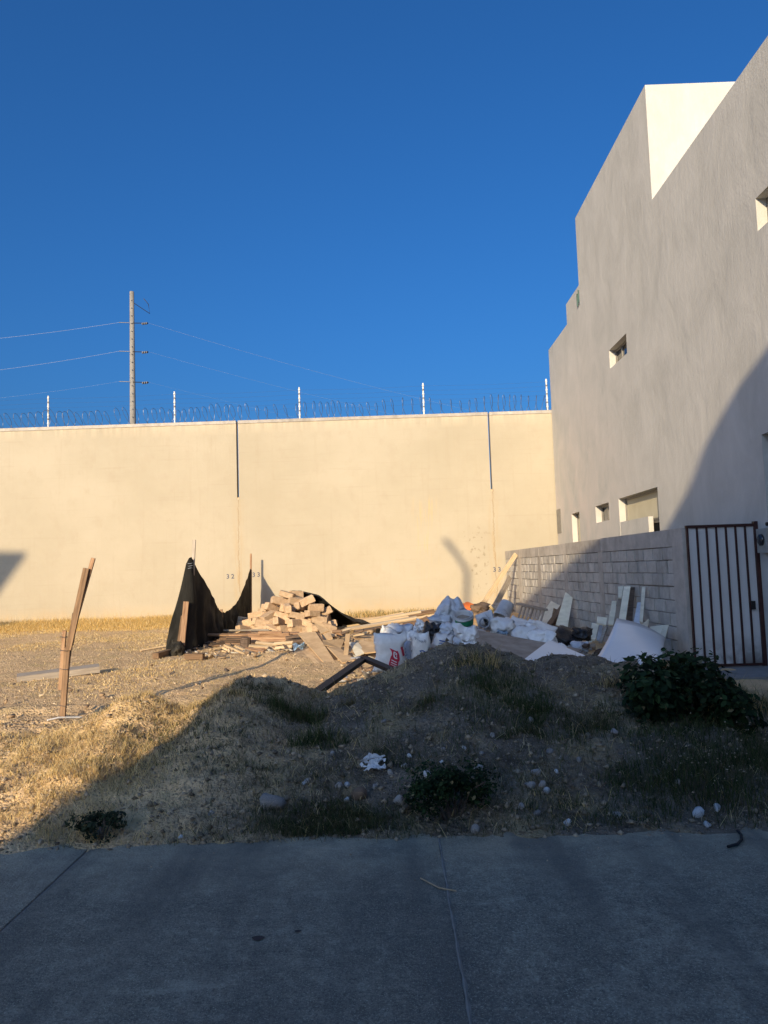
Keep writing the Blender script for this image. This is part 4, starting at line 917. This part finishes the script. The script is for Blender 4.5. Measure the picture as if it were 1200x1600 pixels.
# bend the second sheet along its length
me=o.data;c0=at(922,1040,9.5)
for v in me.vertices:
    wpt=v.co+o.location;f=min(1,max(0,(wpt.x-2.45)/1.6));v.co+=Vector((0,-.22,.10))*math.sin(math.pi*f)*.9-Vector((0,0,.06))*math.sin(2*math.pi*f)
me.polygons.foreach_set('use_smooth',[True]*len(me.polygons))
tag(o,'curved white sheet propped against the gypsum boards','white sheet')
for k,(x,y,l) in enumerate(((905,1008,14),(897,1018,18),(930,1020,10),(915,1012,12))):
    lum('wood_scrap',(x,y),(x+l,y+random.uniform(-4,5)),11.6,11.4,.08,.04,[wood_dark,fibre_g][k%2],'scraps between the white sheets and the block wall','scrap','scraps by the white sheets',random.random())

# ------------------------------------------------------------------ stones
def stonemesh(seed,mat):
    r=np.random.default_rng(seed);n,mn=10,6;V=[];Fc=[]
    ph=r.uniform(0,6.28,3)
    for j in range(mn+1):
        v=math.pi*j/mn
        for i in range(n):
            u=2*math.pi*i/n;d=Vector((math.sin(v)*math.cos(u),math.sin(v)*math.sin(u),math.cos(v)))
            k=1+.16*math.sin(2*d.x*2+ph[0])+.14*math.sin(3*d.y+ph[1])+.12*math.sin(3*d.z+2*d.x+ph[2]);V.append(d*k)
    for j in range(mn):
        for i in range(n): Fc.append((j*n+i,(j+1)*n+i,(j+1)*n+(i+1)%n,j*n+(i+1)%n))
    me=mesh(V,Fc,'stone');me.materials.append(mat);me.polygons.foreach_set('use_smooth',[True]*len(me.polygons));return me
SM=[stonemesh(i,stone_m) for i in range(4)];SW=[stonemesh(10+i,white_stone) for i in range(2)];SB=stonemesh(20,brown_stone)
stones=[(424,1263,17,0,'largest rounded grey stone at the foot of the mound'),(560,1251,14,2,'squat brown stone half hidden in dry grass'),(625,1261,9,0,'angular grey stone left of the small dark bush'),(742,1303,9,0,'grey stone at the street edge under the small dark bush'),(1091,1274,10,1,'pale stone near the street edge at the far right'),(829,1232,9,0,'grey stone at mid slope right of the small dark bush'),(855,1242,6,1,'small upright white stone at mid slope'),(888,1286,7,1,'white stone on the street edge right of the small dark bush')]
gsm='small grey stones scattered on the mound';gwh='small white stones scattered on the mound'
for x,y,r in ((753,1186,4.5),(749,1204,8),(520,1181,5),(530,1240,6),(693,1177,5),(632,1200,5),(586,1232,5),(848,1234,6),(965,1277,8),(839,1277,6),(815,1272,6),(1027,1213,7),(838,1209,7),(859,1178,6),(829,1132,6),(905,1190,5),(700,1240,5),(480,1230,5),(330,1268,5),(770,1150,5),(600,1130,4),(960,1150,6),(1060,1230,5),(610,1215,5)): stones.append((x,y,r,0,None))
for x,y,r in ((543,1233,5),(543,1253,5),(1121,1269,7),(1105,1291,6),(475,1231,4),(690,1192,4),(870,1208,4),(668,1215,7),(155,1303,6),(282,1310,4),(640,1185,4),(726,1170,4)): stones.append((x,y,r,1,None))
for k,(x,y,r,t,lab) in enumerate(stones):
    p=ground_at(x,y);R=r*p.y/F
    me=[SM[k%4],SW[k%2],SB][t]
    o=link('stone',me,None,None,Matrix.Translation(p+Vector((0,0,R*.35)))@Matrix.Rotation(k*1.7,4,'Z')@Matrix.Diagonal((R,R*.85,R*.75,1)))
    tag(o,lab or (gsm[:-1].replace('stones scattered','stone lying') if False else ('small grey stone lying on the shaded mound' if t==0 else 'small white stone lying on the shaded mound')),'stone',('stones of the mound' if lab else (gsm if t==0 else gwh)))
# crumpled white rag
p=ground_at(583,1205);n=16;V=[];Fc=[]
for i in range(n):
    for j in range(n):
        x=p.x+(i/(n-1)-.5)*.13+.03*math.sin(j*.9);y=p.y+(j/(n-1)-.5)*.18
        V.append((x,y,float(gz(x,y))+.02+.06*float(fbm(i*.5,j*.5,77))))
for i in range(n-1):
    for j in range(n-1):
        if hsh(np.array(i//2),np.array(j//2),5)>.22: Fc.append((i*n+j,(i+1)*n+j,(i+1)*n+j+1,i*n+j+1))
tag(mk('white_rag',V,Fc,white_sack),'torn crumpled white rag on the mound slope','rag')
# street litter
a=[atZ(*q,.008) for q in ((657,1372),(686,1387),(713,1392))];tag(MB().tube(a,.0035,5).out('twig',wood_pale),'thin pale forked twig lying on the street','twig')
cc=[atZ(*q,.012) for q in ((1152,1298),(1158,1304),(1159,1312),(1152,1319),(1137,1323))];tag(MB().tube(cc,.008,6).out('rubber_hose',rubber),'short curved black rubber hose on the street edge','hose')
for k,(q,r) in enumerate((((403,1467),.022),((465,1456),.012))):
    p=atZ(*q,.001);V=[(p.x+r*(1+.3*math.sin(3*t+k))*math.cos(t)*1.2,p.y+r*math.sin(t),.0045) for t in np.linspace(0,6.28,13)[:-1]];tag(mk('dark_spot',V,[tuple(range(12))],rubber),['larger','smaller'][k]+' dark spot on the street left of the joint','spot')  # flat dark patches laid on the slab

# ------------------------------------------------------------------ pebbles and clods
def octa(P,R,name,mats,label,cat,seed,br=1.):
    r=np.random.default_rng(seed);N=len(P)
    base=np.array([(1,0,0),(-1,0,0),(0,1,0),(0,-1,0),(0,0,1),(0,0,-1),(.6,.6,.5),(-.6,-.6,.5)],float)[:6]
    V=P[:,None,:]+base[None]*(R[:,None,None]*r.uniform(.55,1.25,(N,6,1)))*np.array([1,1,.75])
    V+=r.normal(0,.18,(N,6,3))*R[:,None,None]
    Fc=np.array([(0,2,4),(2,1,4),(1,3,4),(3,0,4),(2,0,5),(1,2,5),(3,1,5),(0,3,5)])
    Q=(Fc[None]+np.arange(N)[:,None,None]*6).reshape(-1,3)
    me=npmesh(name,V.reshape(-1,3),Q);o=link(name,me,mats);tint(me,np.repeat(r.uniform(.35,1.,(N,1))**1.3*br*np.array([[.74,.58,.40]])+r.normal(0,.01,(N,1)),6,0))
    return tag(o,label,cat,kind='stuff')
def tint(me,C):
    at_=me.color_attributes.new('tint','FLOAT_COLOR','POINT');A4=np.ones((len(C),4),np.float32);A4[:,:3]=np.clip(C,0,1);at_.data.foreach_set('color',A4.ravel())
def pebm():
    m,nt,b=newmat('pebble');g=G(nt);g.set(b.inputs['Base Color'],g.attr('tint'));b.inputs['Roughness'].default_value=.95;b.inputs['Specular IOR Level'].default_value=.1;return m
peb_m=pebm()
def pts(n,x0,x1,y0,y1,fn=None):
    x=rng.uniform(x0,x1,n);y=rng.uniform(y0,y1,n)
    if fn is not None: k=fn(x,y)>rng.uniform(0,1,n);x=x[k];y=y[k]
    return x,y
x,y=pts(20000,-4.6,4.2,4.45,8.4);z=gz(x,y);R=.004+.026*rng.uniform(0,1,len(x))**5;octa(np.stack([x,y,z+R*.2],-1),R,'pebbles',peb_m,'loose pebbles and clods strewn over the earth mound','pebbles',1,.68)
x,y=pts(7000,-9,3.4,8,16,lambda x,y:np.clip(1.3-(y-8)*.1,.2,1));z=gz(x,y);R=.006+.017*rng.uniform(0,1,len(x))**4;octa(np.stack([x,y,z+R*.2],-1),R,'gravel',peb_m,'loose gravel over the sunlit bare dirt of the lot','gravel',2)
x,y=pts(900,-4,4,3.2,4.6,lambda x,y:np.clip((y-3.2)/1.4,0,1)**3);R=.003+.006*rng.uniform(0,1,len(x))**3;octa(np.stack([x,y,np.maximum(gz(x,y),0)+R*.3],-1),R,'grit',peb_m,'fine grit washed onto the street edge','grit',3)

# ------------------------------------------------------------------ grass
def blades(name,x,y,h,wd,bend,cols,label,cat,seed,kind='stuff',z=None,mat=None):
    r=np.random.default_rng(seed);N=len(x);z=gz(x,y)-.006 if z is None else z
    th=r.uniform(0,2*np.pi,N);d=np.stack([np.cos(th),np.sin(th),np.zeros(N)],-1);ph=r.uniform(0,2*np.pi,N);sd=np.stack([np.cos(ph),np.sin(ph),np.zeros(N)],-1)
    P=np.stack([x,y,z],-1);b=bend*r.uniform(.4,1.3,N);h=np.broadcast_to(h,(N,))*r.uniform(.55,1.25,N);up=np.array([0,0,1.])
    mid=P+up*(h*np.cos(b*.5)*.55)[:,None]+d*(h*np.sin(b*.5)*.55)[:,None]
    tip=mid+up*(h*np.cos(b*1.25)*.5)[:,None]+d*(h*np.sin(b*1.25)*.5)[:,None]
    w_=np.broadcast_to(wd,(N,))[:,None]
    V=np.stack([P-sd*w_/2,P+sd*w_/2,mid+sd*w_*.38,mid-sd*w_*.38,tip],1)
    Fc=np.array([(0,1,2),(0,2,3),(3,2,4)]);Q=(Fc[None]+np.arange(N)[:,None,None]*5).reshape(-1,3)
    me=npmesh(name,V.reshape(-1,3),Q);c=np.array(cols,float);k=r.integers(0,len(c),N);C=c[k]*r.uniform(.65,1.25,(N,1));tint(me,np.repeat(C,5,0))
    o=link(name,me,mat or blade_m);return tag(o,label,cat,kind=kind)
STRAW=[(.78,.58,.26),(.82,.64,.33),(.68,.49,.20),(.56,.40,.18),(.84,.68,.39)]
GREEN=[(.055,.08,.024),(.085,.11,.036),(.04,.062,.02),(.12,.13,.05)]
SHADED_STRAW=[(.16,.125,.062),(.12,.10,.048),(.22,.17,.085),(.09,.085,.038)]  # dry straw tints darkened for the shade on the mound
def bare(x,y): return np.clip(1-.95*np.exp(-((x-.1)/.6)**2)*np.clip((y-5.3)/.5,0,1)-.85*np.exp(-((x-1.75)/.75)**2)*np.clip((y-6.0)/.4,0,1)-.5*np.clip((y-6.7)/.3,0,1),.03,1)
def pat(x,y,s,f,lo,hi): return np.clip((fbm(x*f,y*f,s)-lo)/(hi-lo),0,1)
# bright straw tints kept to the sunlit left, shade put into blade colours further right
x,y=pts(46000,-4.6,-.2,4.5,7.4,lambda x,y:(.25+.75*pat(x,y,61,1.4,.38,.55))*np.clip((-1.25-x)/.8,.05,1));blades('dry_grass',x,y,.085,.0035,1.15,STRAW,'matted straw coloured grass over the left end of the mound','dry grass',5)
x,y=pts(60000,-2.4,4.3,4.5,7.6,lambda x,y:(.08+.75*pat(x,y,67,1.2,.42,.60))*bare(x,y));blades('mound_grass',x,y,.075,.0035,1.1,SHADED_STRAW+GREEN[:2],'thin dry grass in shade-darkened tints on the mound','dry grass',6)
x,y=pts(85000,-1.2,4.3,4.55,7.7,lambda x,y:pat(x,y,71,1.3,.46,.64)**1.3*np.clip((x+1.6)/2.5,.25,1)*np.where(y<5.2,1,.8)*bare(x,y));blades('green_grass',x,y,.10,.0038,.7,GREEN,'patches of short green grass on the shaded mound','grass',7)
x,y=pts(9000,-.95,.1,4.58,4.95,lambda x,y:np.exp(-((x+.45)/.35)**2)*np.clip(1.3-(y-4.6)*3,0,1));blades('kerb_grass',x,y,.06,.0035,.8,GREEN+SHADED_STRAW[:2],'strip of green grass creeping over the street edge','grass',8)
# lot grass
x,y=pts(60000,-13,-3.6,20.2,23.55,lambda x,y:np.clip((y-19.8)/2.2,.1,1)*(.35+.65*pat(x,y,81,.7,.35,.5)));blades('wall_grass',x,y,.05+.17*np.clip((y-20.3)/2.6,0,1)**1.5,.011,.65,STRAW[:4]+[(.66,.44,.12),(.70,.48,.15)],'band of golden dry grass along the foot of the cream wall','dry grass',9)
x,y=pts(120000,-13,-1.5,7.6,20.5,lambda x,y:.05+.85*pat(x,y,83,.55,.42,.58)*np.clip((-x-2.6)/1.5,.1,1)*np.clip((y-8)/5,.15,1));blades('lot_grass',x,y,.055,.008,1.1,STRAW,'sparse dry grass over the open dirt of the lot','dry grass',10)
x,y=pts(900,-13,-4.4,22.4,23.5);blades('tall_stalks',x,y,.34,.006,.3,STRAW[:3],'tall dry stalks standing against the cream wall','dry grass',12)
x,y=pts(2600,-1.5,3.4,22.4,23.5);blades('wall_weeds',x,y,.2,.010,.6,STRAW[2:]+GREEN[:1],'dusty weeds at the wall foot behind the battens','weeds',14)
# loose straw litter lying flat
x,y=pts(3800,-3.5,4,4.5,7.2);blades('straw_litter',x,y,.16,.003,1.9,STRAW+SHADED_STRAW,'broken straw stems lying over the mound','straw',15,z=gz(x,y)+.006)
def tuft(px,py,n,h,spread,cols,lab,seed,name='grass_tuft',bend=.5,wd=.004,cat='grass',grp='grass tufts on the mound'):
    p=ground_at(px,py);r=np.random.default_rng(seed);n=int(n*.75);c=r.normal(0,spread*.75,(7,2));k=r.integers(0,7,n);s_=r.uniform(.25,.75,7)[k]*spread
    x=p.x+c[k,0]+r.normal(0,1,n)*s_;y=p.y+c[k,1]*.6+r.normal(0,1,n)*s_*.6;hh=h*r.uniform(.35,1.05,7)[k]*r.uniform(.35,1.1,n);o=blades(name,x,y,hh,wd,bend*1.5,cols,lab,cat,seed,kind='stuff');tag(o,None,None,grp);return p
tf=[(385,1078,220,.20,.16,SHADED_STRAW+GREEN[:1],'dark fringe of dry weeds on the crest of the left hump'),(430,1082,160,.24,.16,SHADED_STRAW,'thin dry stalks on the crest right of the left hump'),(500,1092,120,.22,.12,SHADED_STRAW+STRAW[2:4],'thin dry stalks above the dip of the crest'),(470,1120,900,.26,.16,GREEN+SHADED_STRAW[:1],'tall green grass tuft in the dip of the mound crest'),(488,1165,900,.24,.15,GREEN,'dark green grass tuft below the dip of the crest'),(440,1110,500,.2,.12,GREEN+SHADED_STRAW,'grass tuft on the left shoulder of the dip'),(655,1108,500,.16,.12,GREEN+SHADED_STRAW,'green tuft high on the shaded slope below the white sacks'),(765,1072,600,.16,.12,GREEN,'dark tuft below the top of the mound'),(737,1040,500,.22,.09,STRAW[2:4]+GREEN[:1],'dry brown tuft on the very top of the mound'),(830,1118,600,.18,.15,GREEN,'green tuft on the slope under the flat white sheet'),(810,1150,500,.16,.14,GREEN+SHADED_STRAW,'green tuft at mid slope right of centre'),(920,1140,600,.16,.18,GREEN+SHADED_STRAW,'green tuft left of the big leafy bush'),(605,1185,300,.12,.08,GREEN+SHADED_STRAW,'small green tuft above the white rag'),(865,1262,400,.12,.1,GREEN+STRAW[:1],'small tuft with straw blades near the white stones'),(520,1290,700,.08,.2,GREEN+SHADED_STRAW,'low grass tuft at the street edge near the brown stone'),(375,1088,500,.14,.14,STRAW+GREEN[:1],'dry tuft on the left hump of the crest'),(540,1100,200,.12,.06,SHADED_STRAW,'thin dry tuft behind the steel frame'),(960,1075,400,.2,.12,SHADED_STRAW+STRAW[:2],'dry tuft left of the big leafy bush'),(1015,1030,160,.22,.05,STRAW,'spiky straw coloured plant in front of the curved white sheet'),(1185,1110,700,.28,.16,STRAW[2:4]+GREEN,'dry tall grass right of the big leafy bush'),(1150,1085,500,.24,.14,STRAW[2:4]+SHADED_STRAW,'dry grass between the bush and the gate apron'),(150,1120,160,.09,.1,GREEN+STRAW,'short tuft right of the crooked stake'),(232,1190,300,.10,.15,STRAW,'sunlit straw tuft on the left slope'),(120,1215,300,.12,.15,STRAW,'sunlit straw tuft near the left edge'),(60,1270,300,.12,.14,STRAW,'sunlit straw tuft lowest on the left')]
for k,(a,b_,n,h,s,c,l) in enumerate(tf): tuft(a,b_,n,h,s,c,l,100+k)
# flowering weeds at the right
for k,(a,b_,l) in enumerate(((1090,1235,'flowering weed clump with pale seed heads below the big bush'),(1150,1250,'flowering weed clump at the right edge near the street'),(1040,1215,'thin flowering weed clump left of the other weeds'),(1180,1200,'flowering weed clump beside the right edge of the photo'))):
    p=ground_at(a,b_);t=empty('flowering_weed',p,l,'weed','flowering weeds on the right slope');r=np.random.default_rng(300+k);n=420
    x=p.x+r.normal(0,.20,n);y=p.y+r.normal(0,.14,n)
    o=blades('stems',x,y,.24*r.uniform(.3,1.,n),.0035,.6,GREEN+SHADED_STRAW[:1],None,None,400+k,kind='stuff');o.parent=t;o.matrix_local=Matrix.Translation(-p)
    N=36;P=np.stack([p.x+r.normal(0,.2,N),p.y+r.normal(0,.13,N),np.zeros(N)],-1);P[:,2]=gz(P[:,0],P[:,1])+r.uniform(.14,.30,N)
    o=octa(P,r.uniform(.004,.0075,N),'seed_heads',peb_m,None,None,500+k);o.parent=t;o.matrix_local=Matrix.Translation(-p)

# ------------------------------------------------------------------ bushes
def bush(name,base,rx,ry,h,n,ls,cols,label,seed,lobes=9,cat='bush'):
    r=np.random.default_rng(seed);t=empty(name,base,label,cat)
    L=np.stack([r.uniform(-.72,.72,lobes)*rx,r.uniform(-.7,.7,lobes)*ry,r.uniform(.28,.80,lobes)*h],-1)
    L[:,2]*=1-.35*np.abs(L[:,0]/rx);LR=r.uniform(.14,.42,lobes)
    k=r.integers(0,lobes,n);d=r.normal(size=(n,3));d/=np.linalg.norm(d,axis=1)[:,None];rad=r.uniform(.35,1,n)**.5
    sprig=r.uniform(0,1,n)<.10;rad=np.where(sprig,rad*r.uniform(1.,1.22,n),rad);P=L[k]+d*(rad*LR[k])[:,None]*np.array([rx,ry,h*.75]);P[:,2]=np.maximum(P[:,2],.01)
    nrm=d*.7+np.array([0,-.15,.6])+r.normal(0,.45,(n,3));nrm/=np.linalg.norm(nrm,axis=1)[:,None]
    a=np.cross(nrm,r.normal(size=(n,3)));a/=np.linalg.norm(a,axis=1)[:,None];b_=np.cross(nrm,a);s=(ls*r.uniform(.35,1.25,n)*r.uniform(.7,1.2,lobes)[k])[:,None]
    P=P+np.array(base)
    V=np.stack([P-a*s,P-a*s*.25+b_*s*.55-nrm*s*.12,P+a*s*.45+b_*s*.42-nrm*s*.1,P+a*s-nrm*s*.25,P+a*s*.45-b_*s*.42-nrm*s*.1,P-a*s*.25-b_*s*.55-nrm*s*.12],1)
    Fc=np.array([(0,5,1),(1,5,4),(1,4,2),(2,4,3)]);Q=(Fc[None]+np.arange(n)[:,None,None]*6).reshape(-1,3)
    me=npmesh('foliage',V.reshape(-1,3)-np.array(base),Q);c=np.array(cols);C=c[r.integers(0,len(c),n)]*r.uniform(.5,1.4,(n,1))*r.uniform(.7,1.25,lobes)[k][:,None];dd=r.uniform(0,1,n)<.025;C[dd]=np.array([.30,.24,.12])*r.uniform(.6,1.2,(dd.sum(),1));tint(me,np.repeat(C,6,0))
    o=link('foliage',me,leaf_m,t,Matrix.Translation(base));
    for i in range(min(lobes,7)):
        e_=Vector(L[i])+Vector(base);MB().tube([Vector(base)+Vector((L[i][0]*.15,L[i][1]*.15,-.03)),Vector(base).lerp(e_,.55)+Vector((0,0,.05)),e_],[.012,.008,.004],5).out('stem',wood_dark,t)
    return t
LEAF=[(.020,.042,.014),(.032,.062,.020),(.014,.030,.011),(.045,.075,.028)]
p=ground_at(1092,1150);bush('leafy_bush',p+Vector((0,.30,-.03)),.54,.42,.66,4600,.038,LEAF,'big dark green leafy bush at the right end of the mound',21,26)
p=ground_at(708,1296);bush('small_bush',p+Vector((0,.12,0)),.31,.22,.40,3800,.0155,LEAF,'small dense dark bush at the street edge near the middle',22,20)
p=ground_at(150,1318);bush('low_shrub',p+Vector((0,.05,0)),.22,.14,.17,1300,.013,[(.03,.045,.02),(.05,.06,.03)],'low dark shrub at the street edge on the left',23,16)

# ------------------------------------------------------------------ tell the repeats apart by their place
ORD='first second third fourth fifth sixth seventh eighth ninth tenth eleventh twelfth thirteenth fourteenth fifteenth sixteenth seventeenth eighteenth nineteenth twentieth'.split()
ORD+=['twenty-'+q for q in ORD[:9]]+['thirtieth']+['thirty-'+q for q in ORD[:9]]
def scr(o):
    V=[o.matrix_basis@Vector(c) for c in o.bound_box];c=sum(V,Vector())/8
    q=W2C@(c-EYE);return 600+F*q.x/-q.z,800-F*q.y/-q.z,c
by={}
for o in COL.objects:
    if o.parent is None and 'label' in o and o.get('kind')!='structure': by.setdefault(o['label'],[]).append(o)
SING={'dark planks stacked flat at the foot of the block pile':'dark plank stacked flat below the block pile','reddish planks stacked in the sun below the block pile':'reddish sunlit plank below the block pile','pale slats lying aslant in front of the planks':'pale slat lying aslant before the planks','short battens scattered right of the pale slats':'short batten right of the pale slats','battens poking from under the near black cloth':'batten poking from under the near black cloth','wood scraps between the fibreboards and the loose battens':'wood scrap behind the fibreboards','long loose battens strewn along the cream wall':'long loose batten by the cream wall','scraps between the white sheets and the block wall':'scrap between the white sheets and block wall'}
for lab,os_ in by.items():
    if len(os_)<2: continue
    if lab.startswith('loose tan concrete block'):
        rows={}
        for o in os_: rows.setdefault(min(6,int((scr(o)[2].z-.1)/.15)),[]).append(o)
        for k,ro in rows.items():
            for i,o in enumerate(sorted(ro,key=lambda o:scr(o)[0])): o['label']=f"tan concrete block in the heap, {ORD[k]} layer up, {ORD[i]} from the left"
    else:
        base=SING.get(lab,lab)
        for i,o in enumerate(sorted(os_,key=lambda o:scr(o)[0])): o['label']=f"{base}, {ORD[i]} from the left"
